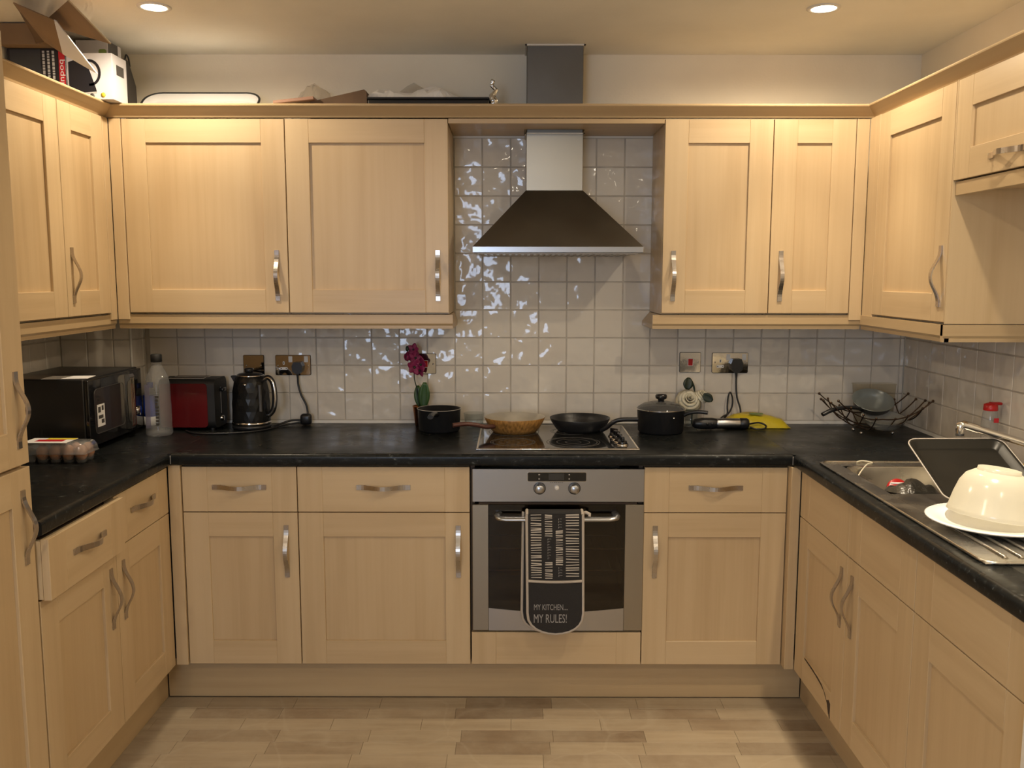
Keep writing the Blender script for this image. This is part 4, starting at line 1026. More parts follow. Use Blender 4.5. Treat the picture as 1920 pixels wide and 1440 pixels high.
b = MB(); b.lathe([(.0945, .091), (.088, .1), (.07, .111), (.04, .119), (.0001, .121)], 'lidgl', c=c, seg=40); ld_ = part('lid', b, t, 'smoked glass lid')
b = MB(); b.tube([(c[0]+.0945*math.cos(2*PI*k/40), c[1]+.0945*math.sin(2*PI*k/40), ZC+.0925) for k in range(40)], .002, 'chrome', 6, closed=True); part('lid_rim', b, ld_)
b = MB(); b.lathe([(.013, .119), (.012, .128), (.022, .133), (.0235, .142), (.02, .149), (.0001, .151)], 'gblack', c=c); part('lid_knob', b, ld_)
b = MB(); b.tube(smooth_path([(c[0]+.086, c[1]-.025, ZC+.07), (c[0]+.105, c[1]-.032, ZC+.08), (c[0]+.135, c[1]-.042, ZC+.086), (c[0]+.172, c[1]-.054, ZC+.084)]), .0105, 'black', 10, flat=.7); part('handle', b, t)
b = MB(); b.ball((c[0]+.035, c[1]-.09, ZC+.068), .004, 'chrome'); part('rivet', b, t)
t = thing('glass_tumbler', 'clear glass tumbler between saucepan and wood effect pan', 'glass', (-.01, -.075, ZC))
b = MB(); b.lathe([(.0001, .004), (.036, 0), (.038, .004), (.0425, .055), (.041, .055), (.036, .008), (.0001, .007)], 'glass', c=(-.01, -.075, ZC), seg=24); part('glass_body', b, t)

# white roses in a vase
RX, RY = .862, -.072
t = thing('rose_vase', 'artificial white roses in a small glass vase behind the saucepan', 'flowers', (RX+.01, RY, ZC))
b = MB(); b.lathe([(.0001, .003), (.026, 0), (.028, .004), (.030, .075), (.0285, .075), (.025, .008), (.0001, .007)], 'glass', c=(RX+.01, RY, ZC)); part('vase', b, t)
b = MB(); b.tube(smooth_path([(RX+.012, RY, ZC+.01), (RX+.01, RY, ZC+.07), (RX, RY-.006, ZC+.115)]), .0025, 'dleaf', 6); part('stem', b, t)
b = MB(); b.tube(smooth_path([(RX+.012, RY, ZC+.01), (RX+.02, RY+.005, ZC+.07), (RX+.056, RY+.01, ZC+.13)]), .002, 'dleaf', 6); part('stem', b, t)
def rose(c, R, seed, X=None):
    random.seed(seed); b = MB()
    for ringi, (n, rad, hgt, up) in enumerate(((3, .22, .55, .18), (4, .42, .62, .12), (5, .68, .6, .02), (6, .92, .52, -.12), (7, 1.05, .4, -.28))):
        for k in range(n):
            a0 = 2*PI*k/n+ringi*.6+random.uniform(-.1, .1); rows = []
            for i in range(5):
                s = i/4; row = []
                for q in (-1, -.5, 0, .5, 1):
                    a = a0+q*PI/n*1.25; flare = rad*(.55+.5*s**1.2)+.1*s*s*ringi*.3+random.uniform(-.015, .015)
                    z = up+hgt*s*(1-.28*q*q)-(.16*ringi*s**3)
                    row.append((c[0]+R*flare*math.cos(a), c[1]+R*flare*math.sin(a), c[2]+R*z))
                rows.append(row)
            b.sheet(rows, 'rose', .0008)
    b.mi('rose'); return b
def xf(b, M):
    b.v = [tuple(M @ Vector(v)) for v in b.v]; return b
part('rose_bloom', xf(rose((0, 0, -.02), .043, 3), T3((RX, RY-.022, 1.03)) @ R3('X', 62)), t, 'full open cream rose')
part('rose_bloom', xf(rose((0, 0, -.01), .025, 8), T3((RX+.062, RY+.004, 1.045)) @ R3('X', 30) @ R3('Y', 35)), t)
part('leaf', leafsheet((0, 0, 0), .048, .021, T3((RX-.010, RY-.005, 1.062)) @ R3('Y', 8), 'dleaf', .15), t)
part('leaf', leafsheet((0, 0, 0), .045, .018, T3((RX+.05, RY-.03, 1.045)) @ R3('Y', 125), 'dleaf', -.1), t)
part('leaf', leafsheet((0, 0, 0), .035, .004, T3((RX+.022, RY, 1.052)) @ R3('Y', -12), 'dleaf', .0), t)

# stick blender with its cord
HY_ = -.145; HZ = ZC+.024
t = thing('stick_blender', 'black and chrome stick blender lying beside the yellow packet', 'blender', (.97, HY_, ZC))
Xr = T3((0, HY_, HZ)) @ R3('Y', 90)
b = MB(); b.lathe([(.0001, .862), (.012, .863), (.019, .872), (.0235, .90), (.0235, .94), (.0205, .958)], 'black', X=Xr, seg=20); part('grip', b, t)
b = MB(); b.lathe([(.0207, .958), (.0215, .962), (.0215, 1.045), (.0205, 1.05)], 'steelx', X=Xr, seg=20); part('chrome_sleeve', b, t, 'shiny steel sleeve')
b = MB(); b.lathe([(.0205, 1.05), (.0225, 1.052), (.0225, 1.078), (.017, 1.086), (.0001, 1.087)], 'black', X=Xr, seg=20); part('end_cap', b, t)
for kx in (.918, .936):
    b = MB(); b.lathe([(.006, 0), (.006, .002), (.0001, .003)], 'mblack', X=T3((kx, HY_-.0225, HZ+.002)) @ R3('X', 90), seg=12); part('button', b, t)
t2 = thing('power_cable', 'black power cord hanging from the right double socket', 'cable', (1.06, -.03, ZC)); plug(t2, 1.063, 1.155, 1.15)
b = MB(); b.tube(smooth_path([(1.063, -.019, 1.105), (1.064, -.02, 1.06), (1.068, -.024, 1.02), (1.08, -.03, .98), (1.082, -.04, .945), (1.08, -.07, .93)]), .0036, 'rubber', 8); part('hanging_cable', b, t2)
b = MB(); b.tube(smooth_path([(.98, -.05, ZC+.01), (1.005, -.045, .945), (1.03, -.04, .958), (1.045, -.035, .985), (1.047, -.033, 1.02), (1.036, -.033, 1.045), (1.028, -.034, 1.02), (1.026, -.036, .985), (1.025, -.04, .955), (1.0, -.06, .935), (.96, -.09, ZC+.02)]), .0034, 'rubber', 8); part('cable_loop', b, t2)
b = MB(); b.tube(smooth_path([(1.088, HY_, ZC+.022), (1.13, HY_+.01, ZC+.026), (1.155, HY_, ZC+.016), (1.145, HY_-.015, ZC+.006), (1.115, HY_-.02, ZC+.005), (1.09, HY_-.005, ZC+.01)]), .0034, 'rubber', 8); part('cable_coil', b, t2)

# yellow packet
def pillow(x0, x1, y0, y1, z0, h, mt, seed, nx=12, ny=8, slope=0., rnd=.5, jit=.0025):
    random.seed(seed); b = MB(); top = []; bot = []
    for i in range(nx+1):
        rt_ = []; rb_ = []
        for j in range(ny+1):
            u = i/nx; v = j/ny; k = (math.sin(PI*u)**rnd)*(math.sin(PI*v)**rnd)
            zz = z0+.003+h*k*(1-slope*u)+random.uniform(-jit, jit)*k
            rt_.append((x0+(x1-x0)*u, y0+(y1-y0)*v, zz)); rb_.append((x0+(x1-x0)*u, y0+(y1-y0)*v, z0+.0015*(1-k)))
        top.append(rt_); bot.append(rb_)
    n = ny+1; vs = [p for r in top for p in r]+[p for r in bot for p in r]; T = (nx+1)*n; fs = []
    for i in range(nx):
        for j in range(ny):
            q = (i*n+j, i*n+j+1, (i+1)*n+j+1, (i+1)*n+j); fs += [q, tuple(T+k for k in q[::-1])]
    ed = [j for j in range(n)]+[i*n+ny for i in range(1, nx+1)]+[nx*n+j for j in range(ny-1, -1, -1)]+[i*n for i in range(nx-1, 0, -1)]
    for a, c_ in zip(ed, ed[1:]+ed[:1]): fs.append((a, T+a, T+c_, c_))
    b.add(vs, fs, mt, True); return b
t = thing('yellow_packet', 'crumpled yellow plastic food packet against the tiles', 'packet', (1.13, -.075, ZC))
part('wrapper', pillow(1.0, 1.262, -.125, -.022, ZC, .058, 'yellowbag', 4, 11, 6, slope=.22, rnd=.32, jit=.006), t)
b = MB(); b.prism(rrect(1.10, 1.155, 0, .03, .012), 'z', 0, .0012, 'pgreen', X=T3((0, -.115, ZC+.0555)) @ R3('X', 4)); part('printed_patch', b, t, 'green printed patch')

# wire basket with pan, bowl and tub
CX, CY = 1.553, -.215
t = thing('wire_basket', 'bronze wire fruit basket in the right rear corner', 'basket', (CX, CY, ZC))
def bend(x): return ZC+.012+.118*abs((x-CX)/.2)**2.1
for i, yy in enumerate((-.085, -.045, 0, .045, .085)):
    b = MB(); lift = .055*(abs(yy)/.085)**2; hw = .198-.02*(abs(yy)/.085)
    pts = [(CX+hw*s, CY+yy*(1+.25*abs(s)), bend(CX+hw*s)+lift*(1-.35*abs(s))) for s in [k/9-1 for k in range(19)]]
    b.tube(pts, .0024, 'bronze', 6); b.ball(pts[0], .0055, 'bronze', seg=8, rings=6); b.ball(pts[-1], .0055, 'bronze', seg=8, rings=6); part('long_wire', b, t)
for i, s in enumerate((-.62, -.38, -.14, .1, .34, .6)):
    b = MB(); x = CX+.2*s; pts = [(x+.012*abs(q)*(1 if s > 0 else -1), CY+.125*q, bend(x)+.062*abs(q)**2.2) for q in [k/6-1 for k in range(13)]]
    b.tube(pts, .0024, 'bronze', 6); b.ball(pts[0], .005, 'bronze', seg=8, rings=6); b.ball(pts[-1], .005, 'bronze', seg=8, rings=6); part('cross_wire', b, t)
for fx in (-.06, .06):
    for fy in (-.04, .04):
        b = MB(); b.ball((CX+fx, CY+fy, ZC+.0065), .0065, 'chrome', seg=8, rings=6); part('foot', b, t)
t = thing('small_pan', 'small dark pan with grey inside tilted in the wire basket', 'frying pan', (1.57, -.16, 1.0))
Xp = T3((1.567, -.165, 1.022)) @ R3('X', 27) @ R3('Y', -3)
b = MB(); b.lathe([(.0001, -.022), (.058, -.022), (.068, -.012), (.078, .012), (.0795, .013)], 'nonstick', seg=36, X=Xp); part('pan_body', b, t)
b = MB(); b.lathe([(.0795, .013), (.077, .0135), (.066, -.008), (.056, -.018), (.0001, -.019)], 'pangrey', seg=36, X=Xp); part('pan_interior', b, t)
b = MB(); b.tube(smooth_path([(1.502, -.205, 1.004), (1.475, -.22, 1.010), (1.42, -.245, 1.013), (1.37, -.262, 1.005), (1.335, -.27, .990)]), .011, 'black', 10, flat=.7); part('handle', b, t)
t = thing('frosted_bowl', 'pale translucent bowl lying in the wire basket', 'bowl', (1.575, -.225, .96))
b = MB(); b.lathe([(.0001, 0), (.04, 0), (.066, .018), (.082, .042), (.0835, .043), (.08, .042), (.063, .02), (.038, .003), (.0001, .003)], 'frost', seg=32, X=T3((1.578, -.245, .936)) @ R3('X', 12)); part('bowl_body', b, t)
t = thing('clear_tub', 'clear plastic tub standing behind the wire basket', 'tub', (1.61, -.055, ZC))
b = MB(); rs = [[(p[0], p[1], z) for p in rrect(1.535-e_, 1.70+e_*.6, -.078-e_*.4, -.020+e_*.3, .015)] for e_, z in ((-.012, ZC+.002), (0, ZC+.17), (.004, ZC+.172), (.001, ZC+.175))]
vs = [p for r in rs for p in r]; n = len(rs[0]); fs = [(i*n+k, i*n+(k+1) % n, (i+1)*n+(k+1) % n, (i+1)*n+k) for i in range(3) for k in range(n)]+[list(range(n))]
b.add(vs, fs, 'tub', True); part('tub_body', b, t)

# sauce bottle
t = thing('sauce_bottle', 'clear squeeze bottle with red flip cap by the right wall', 'bottle', (1.712, -.76, ZC)); c = (1.712, -.76, ZC)
b = MB(); b.lathe([(.0001, .002), (.024, 0), (.027, .005), (.0275, .06), (.025, .09), (.026, .13), (.0225, .165), (.019, .175)], 'clear', c=c, seg=20); part('bottle_body', b, t)
b = MB(); b.lathe([(.0001, .004), (.023, .004), (.0255, .008), (.0258, .075), (.0001, .075)], 'sauce', c=c, seg=20); part('sauce', b, t, 'dark red sauce left in the bottom')
b = MB(); b.lathe([(.0215, .172), (.0225, .175), (.021, .192), (.012, .196), (.0001, .197)], 'red', c=c, seg=20); b.box(c[0]-.004, c[0]+.034, c[1]-.011, c[1]+.011, ZC+.19, ZC+.199, 'red', .003); part('cap', b, t, 'red flip cap')
b = MB(); b.box(c[0]-.002, c[0]+.014, c[1]-.0285, c[1]-.027, ZC+.135, ZC+.15, 'pred', .0003); part('label', b, t, 'small red label')
# sponge, scourer
b = pillow(1.635, 1.735, -1.055, -.985, ZC+.0002, .05, 'sponge', 9, slope=.1); solo('sponge', b, 'yellow cleaning sponge on the worktop behind the sink', 'sponge')
b = pillow(1.63, 1.70, -1.26, -1.19, ZC+.006, .03, mat('steel_wool', (.33, .31, .28), .4, .8, bump=1., bscale=300), 10); solo('scourer', b, 'grey steel wool scourer behind the baking tray', 'scourer')

# baking tray leaning on the tap
t = thing('baking_tray', 'black baking tray propped up at the sink', 'baking tray', (1.42, -1.36, .915))
ang = math.degrees(math.atan2(.113, .232)); Xt = T3((1.425, -1.35, .9165)) @ R3('Z', 2) @ R3('X', ang)
w2, L2 = .140, .27
rs = [[(p[0], p[1], z) for p in rrect(-w2+e_, w2-e_, e_, L2-e_, max(.006, .03-e_*.6), 6)] for e_, z in ((.0, .02), (.0015, .0215), (.006, .0205), (.009, .0195), (.02, .003), (.024, .0015))]
vs = [p for r in rs for p in r]; n = len(rs[0]); fs = [(i*n+k, i*n+(k+1) % n, (i+1)*n+(k+1) % n, (i+1)*n+k) for i in range(5) for k in range(n)]+[[5*n+k for k in range(n)]]
ob = [[(p[0], p[1], z) for p in rrect(-w2+e_, w2-e_, e_, L2-e_, max(.006, .03-e_*.6), 6)] for e_, z in ((.0, .02), (.011, .0185), (.022, .0015), (.026, 0))]
b = MB(); b.add(vs, fs, 'tray', True, Xt)
vs2 = [p for r in ob for p in r]; fs2 = [(i*n+k, (i+1)*n+k, (i+1)*n+(k+1) % n, i*n+(k+1) % n) for i in range(3) for k in range(n)]+[[3*n+k for k in range(n)][::-1]]
b.add(vs2, fs2, 'tray', True, Xt); part('tray_body', b, t)
b = MB(); b.tube([(p[0], p[1], .0205) for p in rrect(-w2, w2, 0, L2, .03, 6)], .002, 'zinc', 6, closed=True, X=Xt); part('rolled_rim', b, t, 'worn bright rim')

# plate, bowl and glass on the drainer
c = (1.305, -1.555, ZC+.0072)
t = thing('dinner_plate', 'white china plate lying on the sink drainer', 'plate', c)
b = MB(); b.lathe([(.0001, .004), (.085, .006), (.1, .004), (.125, .014), (.150, .020), (.151, .0225), (.148, .024), (.12, .018), (.095, .0085), (.0001, .008)], 'plate', c=c, seg=48); part('plate_body', b, t)
c = (1.315, -1.53, ZC+.030)
t = thing('mixing_bowl', 'translucent white plastic bowl upside down on the plate', 'bowl', c)
Xb = T3(c) @ R3('Y', 7) @ R3('X', -2)
m_, nt_, bs_ = _mat('translucent_white_plastic'); nt_.nodes.remove(bs_)
o_ = nt_.nodes['Material Output']; d1 = N(nt_, 'ShaderNodeBsdfDiffuse'); d1.inputs[0].default_value = (.82, .79, .68, 1)
d2 = N(nt_, 'ShaderNodeBsdfTranslucent'); d2.inputs[0].default_value = (.82, .79, .68, 1); g1 = N(nt_, 'ShaderNodeBsdfGlossy'); g1.inputs['Roughness'].default_value = .18
x1 = N(nt_, 'ShaderNodeMixShader'); x1.inputs[0].default_value = .5; nt_.links.new(d1.outputs[0], x1.inputs[1]); nt_.links.new(d2.outputs[0], x1.inputs[2])
x2 = N(nt_, 'ShaderNodeMixShader'); x2.inputs[0].default_value = .06; nt_.links.new(x1.outputs[0], x2.inputs[1]); nt_.links.new(g1.outputs[0], x2.inputs[2]); nt_.links.new(x2.outputs[0], o_.inputs[0])
b = MB(); b.lathe([(.1, .0), (.102, .002), (.099, .012), (.092, .045), (.083, .075), (.071, .095), (.052, .107), (.0001, .109)], m_, seg=44, X=Xb); part('bowl_body', b, t)
b = MB(); b.lathe([(.049, .106), (.0475, .116), (.0455, .1165), (.043, .109), (.0001, .1085)], m_, seg=40, X=Xb); part('foot_ring', b, t)
c = (1.41, -1.63, ZC+.028)
t = thing('small_glass', 'small clear glass with brown dregs at the right frame edge', 'glass', c)
b = MB(); b.lathe([(.0001, .004), (.022, 0), (.024, .004), (.028, .07), (.0265, .07), (.022, .008), (.0001, .007)], 'glass', c=c, seg=24); part('glass_body', b, t)
b = MB(); b.lathe([(.0001, .0085), (.0215, .0085), (.0235, .03), (.0001, .03)], mat('brown_dregs', (.12, .05, .02), .5), c=c, seg=20); part('dregs', b, t)

# string and things in the sink
b = MB(); b.tube(smooth_path([(1.268, -.797, ZC+.0065), (1.288, -.79, ZC+.0095), (1.312, -.80, ZC+.0075), (1.308, -.822, ZC+.0085), (1.285, -.842, ZC+.009), (1.262, -.862, ZC-.004), (1.24, -.885, ZC-.02)]), .0024, 'string', 6); solo('string', b, 'pale piece of string hanging over the sink rim', 'string')
b = pillow(1.215, 1.42, -1.205, -1.0, .7465, .172, 'bag', 12, 14, 12, rnd=.28, jit=.010); t = solo('plastic_bag', b, 'crumpled dark plastic bag in the sink', 'bag')
b = MB(); b.tube([(.022*math.cos(2*PI*k/20), .013*math.sin(2*PI*k/20), 0) for k in range(20)], .0022, 'paper', 6, closed=True); b.tube([(.008*math.cos(2*PI*k/14)+.024, .007*math.sin(2*PI*k/14)-.004, 0) for k in range(14)], .0018, 'paper', 6, closed=True)
xf(b, T3((1.288, -1.068, .9105)) @ R3('X', -10)); part('bag_logo', b, t, 'white ring shaped logo')
b = MB(); b.lathe([(.0001, .006), (.03, .006), (.032, .0), (.034, .0), (.034, .008), (.03, .011), (.0001, .011)], 'red', seg=24, X=T3((1.325, -.978, .868)) @ R3('X', 62)); solo('red_lid', b, 'red plastic lid lying in the sink behind the bag', 'lid')

# oven glove ------------------------------------------------------------
t = thing('oven_glove', 'charcoal and cream double oven glove hung on the oven handle', 'oven glove', (.289, -.69, .29))
def leaf_outline(x0, x1, z0, z1, rb, n=12):
    cx_ = (x0+x1)/2; hw = (x1-x0)/2
    return [(x0, z1)]+[(cx_-hw*math.cos(PI*k/n), z0+rb-rb*math.sin(PI*k/n)**.8 if 0 < k < n else z0+rb) for k in range(n+1)]+[(x1, z1)]
def leaf(name, x0, x1, z0, z1, y, label, skew=0.):
    X = lambda p: (p[0]+skew*(p[2]-z1), p[1], p[2])
    o = leaf_outline(x0, x1, z0, z1, .075); b = MB(); b.prism(o, 'y', y, y+.011, 'glovek', X=X); p = part(name, b, t, label)
    b = MB(); b.tube([X((q[0], y+.004, q[1])) for q in o], .0055, 'gloveb', 8, flat=1.); part('binding', b, p, 'cream bound edge')
    return p, X
GY = -.7025
fr_, XF = leaf('front_pad', .196, .386, .291, .713, GY, 'charcoal pad with printed band', -.012)
rear_, XR_ = leaf('rear_pad', .185, .372, .282, .711, YB-.036, 'rear charcoal pad', .012)
b = MB()
rows = [[(x, GY+.0055+.024*(1-math.cos(a))/1., .712+.006*math.sin(a)) for x in (.197, .26, .32, .385)] for a in [PI*k/10 for k in range(11)]]
b.sheet(rows, 'glovek', .008); part('fold', b, t, 'fold over the handle')
for x in (.197, .385):
    b = MB(); b.tube([(x, GY+.0055+.024*(1-math.cos(a)), .712+.007*math.sin(a)) for a in [PI*k/10 for k in range(11)]], .0055, 'gloveb', 8); part('binding', b, t)
b = MB(); b.tube([XF((x, GY-.001, .481-.004*math.sin(PI*(x-.196)/.19))) for x in [.199+.184*k/8 for k in range(9)]], .006, 'gloveb', 8, flat=.8); part('pocket_binding', b, fr_, 'cream band across the pocket')
b = MB(); b.prism([(.2015, .4765)]+leaf_outline(.2015, .3805, .2965, .4765, .07)[1:-1]+[(.3805, .4765)], 'y', GY-.0028, GY+.001, 'glovek', X=XF); pk = part('pocket', b, fr_)
b = MB(); b.tube([(.372, -.665, .705), (.40, -.668, .712), (.412, -.668, .706), (.41, -.672, .698)], .006, 'gloveb', 8); part('hanging_loop', b, t, 'cream hanging loop')
b = MB(); random.seed(21)
def bars(x0, x1, za, zb, step):
    z = za
    while z > zb:
        h = random.uniform(.0028, .0052); a = random.uniform(-.0025, .0025); c0, c1 = random.uniform(.6, 1.1), random.uniform(.6, 1.1)
        v = [(x0+random.uniform(0, .002), GY-.0006, z-h*c0/2), (x1-random.uniform(0, .002), GY-.0006, z+a-h*c1/2), (x1-.001, GY-.0006, z+a+h*c1/2), (x0+.001, GY-.0006, z+h*c0/2)]
        b.add([XF(p) for p in v], [(0, 1, 2, 3)], 'glovep'); z -= step*random.uniform(.8, 1.25)
bars(.208, .246, .712, .49, .0088); bars(.256, .283, .712, .635, .0075); bars(.256, .283, .545, .49, .0075); bars(.293, .319, .655, .535, .0072); bars(.327, .374, .712, .49, .0095)
part('printed_bars', b, fr_, 'cream hand drawn bar pattern', kind='stuff')
b = MB()
for x0, za, zb in ((.266, .63, .55), (.303, .70, .66), (.303, .53, .49)):
    z = za
    while z > zb+.006:
        for _ in range(2):
            q = random.uniform(0, .008); b.add([XF(p) for p in [(x0+q, GY-.0006, z), (x0+q+.005, GY-.0006, z-.001), (x0+q+.005, GY-.0006, z-.0022), (x0+q, GY-.0006, z-.0015)]], [(0, 1, 2, 3)], 'glovet')
        b.add([XF(p) for p in [(x0, GY-.0006, z), (x0+.0015, GY-.0006, z), (x0+.0015, GY-.0006, z-.006), (x0, GY-.0006, z-.006)]], [(0, 1, 2, 3)], 'glovet')
        z -= .0095
part('small_print', b, fr_, 'faint sideways lettering', kind='stuff')
b = MB()
Xtx = lambda x, z: T3((x, GY-.0034, z)) @ R3('X', 90)
text_mb(b, 'MY KITCHEN....', .029, 'glovet', Xtx(.2205, .3785), xs=.60); text_mb(b, 'MY RULES!', .044, 'glovet', Xtx(.2195, .333), xs=.565)
part('lettering', b, pk, 'grey handwritten words on the pocket', kind='stuff')

# ------------------------------------------------------------------ on top of the wall units
ZT = 2.0892
t = thing('serving_tray', 'silver serving tray with dark rim above the left wall cabinets', 'tray', (-1.04, -.17, ZT))
Xs = T3((-1.045, -.215, 2.093)) @ R3('X', 38)
def tray_mesh(hw, L, h, r, mt, X):
    b = MB(); rs = [[(p[0], p[1], z) for p in rrect(-hw+e_, hw-e_, e_, L-e_, max(.01, r-e_), 6)] for e_, z in ((0, h), (.006, h+.001), (.022, .004), (.03, .002))]
    vs = [p for r_2 in rs for p in r_2]; n = len(rs[0])
    fs = [(i*n+k, i*n+(k+1) % n, (i+1)*n+(k+1) % n, (i+1)*n+k) for i in range(3) for k in range(n)]+[[3*n+k for k in range(n)]]
    b.add(vs, fs, mt, True, X)
    vs = [(p[0], p[1], p[2]-.003) for r_2 in rs for p in r_2]; b.add(vs, [f[::-1] for f in fs], mt, True, X)
    return b
part('tray_body', tray_mesh(.222, .172, .022, .06, 'silvertray', Xs), t)
b = MB(); b.tube([(p[0], p[1], .022) for p in rrect(-.222, .222, 0, .172, .06, 6)], .0045, 'mblack', 8, closed=True, X=Xs); part('rim', b, t, 'dark rolled rim')
# flat pink packet, brown card, clear bag, black tray, tissue, foil
b = MB(); b.box(-.075, .075, -.05, .05, 0, .012, mat('pink_brown_card', (.36, .2, .13), .5), .002); solo('card_packet', b, 'flat pinkish card packet on top of the wall cabinets', 'packet', world=T3((-.655, -.245, 2.148)) @ R3('Y', -6))
t = thing('cardboard_sleeve', 'dark brown cardboard sleeve beside the black oven tray', 'cardboard', (-.49, -.2, ZT))
b = MB(); b.prism([(-.60, ZT), (-.60, 2.152), (-.40, 2.196), (-.392, 2.19), (-.388, ZT)], 'y', -.27, -.125, 'cardd'); part('sleeve', b, t)
b = MB(); b.prism([(-.46, 2.183), (-.412, 2.207), (-.404, 2.196)], 'y', -.17, -.165, 'card'); part('torn_flap', b, t)
def crumple(x0, x1, y0, y1, z0, hfun, mt, seed, nx=16, ny=8, amp=.012, th=.0008):
    random.seed(seed); rows = []
    for i in range(nx+1):
        r = []
        for j in range(ny+1):
            u = i/nx; v = j/ny; h = hfun(u, v)
            r.append((x0+(x1-x0)*u+random.uniform(-1, 1)*amp*.4, y0+(y1-y0)*v+random.uniform(-1, 1)*amp*.4, z0+max(.001, h+random.uniform(-1, 1)*amp*(1 if h > .01 else .2))))
        rows.append(r)
    b = MB(); b.sheet(rows, mt, th, smooth=False); return b
b = crumple(-.72, -.53, -.115, -.015, ZT+.001, lambda u, v: .165*math.sin(PI*u)**.6*math.sin(PI*v)**.6, 'film', 3, 14, 9, .014); solo('clear_bag', b, 'crumpled clear cellophane bag on top of the wall cabinets', 'bag')
t = thing('oven_tray', 'long black oven tray on top of the wall cabinet beside the hood', 'tray', (-.16, -.2, ZT))
b = MB(); b.box(-.385, .058, -.285, -.03, ZT, 2.158, 'black', .004); part('tray_body', b, t)
b = MB(); b.box(-.388, .061, -.289, -.026, 2.158, 2.166, 'mblack', .003); part('tray_lip', b, t)
b = crumple(-.40, -.02, -.25, -.1, 2.1665, lambda u, v: (.03+.03*math.sin(5*u+1.2)**2)*math.sin(PI*min(1, u*1.05+.02))**.5*math.sin(PI*v)**.6, 'tissue', 6, 18, 8, .008); solo('tissue_paper', b, 'crumpled white tissue paper lying on the black oven tray', 'paper')
b = crumple(-.36, -.12, -.085, -.035, 2.168, lambda u, v: .09*math.sin(PI*u)*math.sin(PI*v)**.5, 'film', 9, 10, 6, .008); solo('clear_film', b, 'piece of clear film standing up from the tissue paper', 'film')
t = thing('foil_twist', 'twisted crumpled foil at the end of the black oven tray', 'foil', (.075, -.2, ZT))
random.seed(2); b = MB()
b.tube([(.073, -.22, ZT), (.077, -.22, 2.13), (.075, -.218, 2.165), (.07, -.215, 2.185), (.084, -.212, 2.205), (.068, -.21, 2.222), (.072, -.21, 2.238), (.066, -.21, 2.244)], [.014, .016, .017, .013, .009, .008, .009, .004], 'foil', 7, smooth=False); part('foil', b, t)

# cartons over the left wall units
ZK = 2.1345
t = thing('kettle_box', 'white carton printed with a black kettle on the left cabinets', 'box', (-1.35, -.34, ZK))
b = MB(); b.box(-1.425, -1.264, -.402, -.285, ZK, 2.293, 'boxw', .001); part('carton', b, t)
FY = -.4026
def flat(pts, mt, th=.0006): 
    b = MB(); b.prism(pts, 'y', FY-th, FY+.0003, mt); return b
part('printed_kettle', flat([(-1.418, 2.152), (-1.322, 2.160), (-1.324, 2.170), (-1.345, 2.235), (-1.348, 2.262), (-1.40, 2.268), (-1.418, 2.262)], 'boxk'), t, 'printed black kettle')
ha = [math.radians(100-195*k/16) for k in range(17)]
b = MB(); b.prism([(-1.345+.040*math.cos(a), 2.226+.046*math.sin(a)) for a in ha]+[(-1.345+.031*math.cos(a), 2.226+.037*math.sin(a)) for a in ha[::-1]], 'y', FY-.0006, FY+.0003, 'boxk'); part('printed_handle', b, t)
part('printed_base', flat([(-1.42, 2.150), (-1.322, 2.1575), (-1.322, 2.161), (-1.42, 2.154)], 'ptext', .0009), t)
for xx, mt in ((-1.365, 'boxg'), (-1.339, 'boxg')):
    b = MB(); b.lathe([(.0085, 0), (.0085, .0006), (.0001, .0006)], mt, X=T3((xx, FY, 2.1465)) @ R3('X', 90), seg=16); part('printed_badge', b, t)
b = MB(); b.lathe([(.0085, 0), (.0085, .0006), (.0001, .0006)], 'pyel', X=T3((-1.30, FY, 2.150)) @ R3('X', 90), seg=16); part('printed_badge', b, t, 'round yellow badge')
b = MB(); b.box(-1.2645, -1.2634, -.37, -.31, 2.225, 2.26, 'boxg'); part('side_print', b, t)
t = thing('press_box', 'black carton with red brand strip on the left cabinets', 'box', (-1.53, -.34, ZK))
b = MB(); b.box(-1.632, -1.4265, -.402, -.285, ZT, 2.309, 'boxk', .001); part('carton', b, t)
b = MB(); b.box(-1.451, -1.43, FY-.0006, FY+.0004, ZK, 2.305, 'pred'); rs_ = part('red_strip', b, t, 'red strip with white brand name')
b = MB(); text_mb(b, 'bodum', .026, 'paper', T3((-1.4465, FY-.0009, 2.272)) @ R3('X', 90) @ R3('Z', -90), extr=.0002, xs=1.45); part('brand_name', b, rs_, 'white brand lettering', kind='stuff')
b = MB(); b.box(-1.622, -1.514, FY-.0006, FY+.0004, ZK, 2.305, mat('slate_print', (.045, .05, .06), .4)); part('printed_panel', b, t)
b = MB(); random.seed(8)
for cx_ in (-1.508, -1.491, -1.474):
    z = 2.30
    while z > ZK+.01:
        h = random.uniform(.005, .013); b.box(cx_, cx_+.008, FY-.0006, FY+.0002, z-h, z, 'ptext'); z -= h+.003
part('small_print', b, t, 'columns of pale sideways print', kind='stuff')
t = thing('tall_carton', 'tall pale carton with black side behind the kettle box', 'box', (-1.4, -.21, ZT))
b = MB(); b.box(-1.455, -1.338, -.262, -.15, ZT, 2.372, 'boxw', .001); part('carton', b, t)
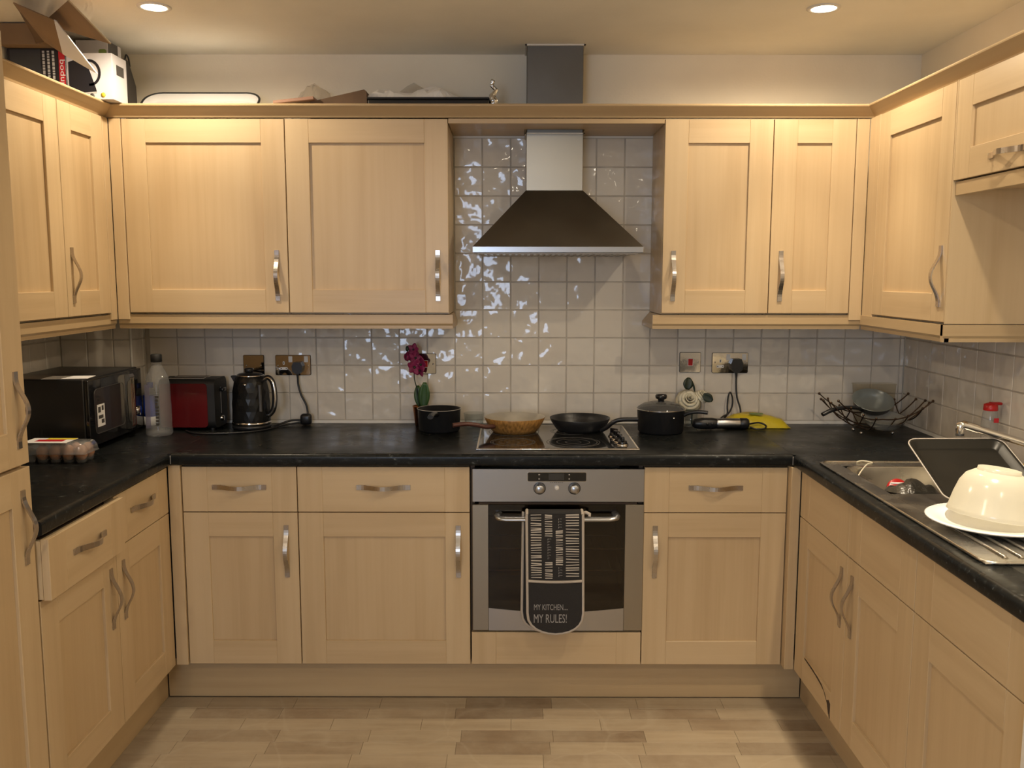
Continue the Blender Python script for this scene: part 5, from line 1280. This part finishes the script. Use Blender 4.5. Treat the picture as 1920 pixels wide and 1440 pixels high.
b = MB(); b.box(-1.3384, -1.3372, -.26, -.18, 2.20, 2.37, 'boxg'); part('side_print', b, t, 'dark printed side')
b = MB(); b.prism(rrect(-1.372, -1.343, 2.318, 2.34, .008), 'y', -.2628, -.2615, 'pgreen'); part('green_print', b, t)
t = thing('dark_folder', 'thin dark board leaning behind the cartons in the corner', 'board', (-1.35, -.12, ZT))
b = MB(); b.prism([(-.142, ZT), (-.14, 2.335), (-.11, 2.33), (-.05, 2.25), (-.04, ZT)], 'x', -1.335, -1.328, 'boxg'); part('board', b, t)
b = MB(); b.tube(smooth_path([(-1.33, -.135, 2.335), (-1.33, -.125, 2.352), (-1.33, -.105, 2.345), (-1.33, -.095, 2.315)]), .003, 'mblack', 6); part('carry_handle', b, t)
t = thing('open_carton', 'open brown cardboard box with loose flaps above the black carton', 'box', (-1.55, -.35, 2.3095))
b = MB(); b.box(-1.632, -1.487, -.45, -.2, 2.3095, 2.381, 'card', .001); part('carton', b, t)
def flap(pts, mt, label=None, edge=None):
    """four (x, y, z) corners of a stiff card flap"""
    b = MB(); b.sheet([pts[:2], [pts[3], pts[2]]], mt, .004, smooth=False)
    if edge: b.tube([pts[i] for i in edge], .0026, mat('painted_lit_edge', (.55, .42, .24), .7), 5)  # pale tube paints the light along the flap edge
    part('flap', b, t, label)
flap([(-1.41, -.75, 2.361), (-1.31, -.70, 2.322), (-1.338, -.60, 2.244), (-1.432, -.53, 2.30)], 'card', 'brown hanging flap')
flap([(-1.3105, -.701, 2.323), (-1.3045, -.698, 2.320), (-1.251, -.55, 2.191), (-1.338, -.601, 2.243)], 'paper', 'lit end of the flap, its brightness painted white')  # white stands in for the light falling on this end
flap([(-1.47, -.46, 2.379), (-1.19, -.85, 2.339), (-1.069, -.85, 2.213), (-1.254, -.65, 2.299)], 'card', 'stiff brown flap with its lit edge painted bright', (1, 2))
flap([(-1.52, -.452, 2.374), (-1.41, -.75, 2.361), (-1.432, -.53, 2.30), (-1.50, -.452, 2.312)], 'cardd', 'folded inner flap')
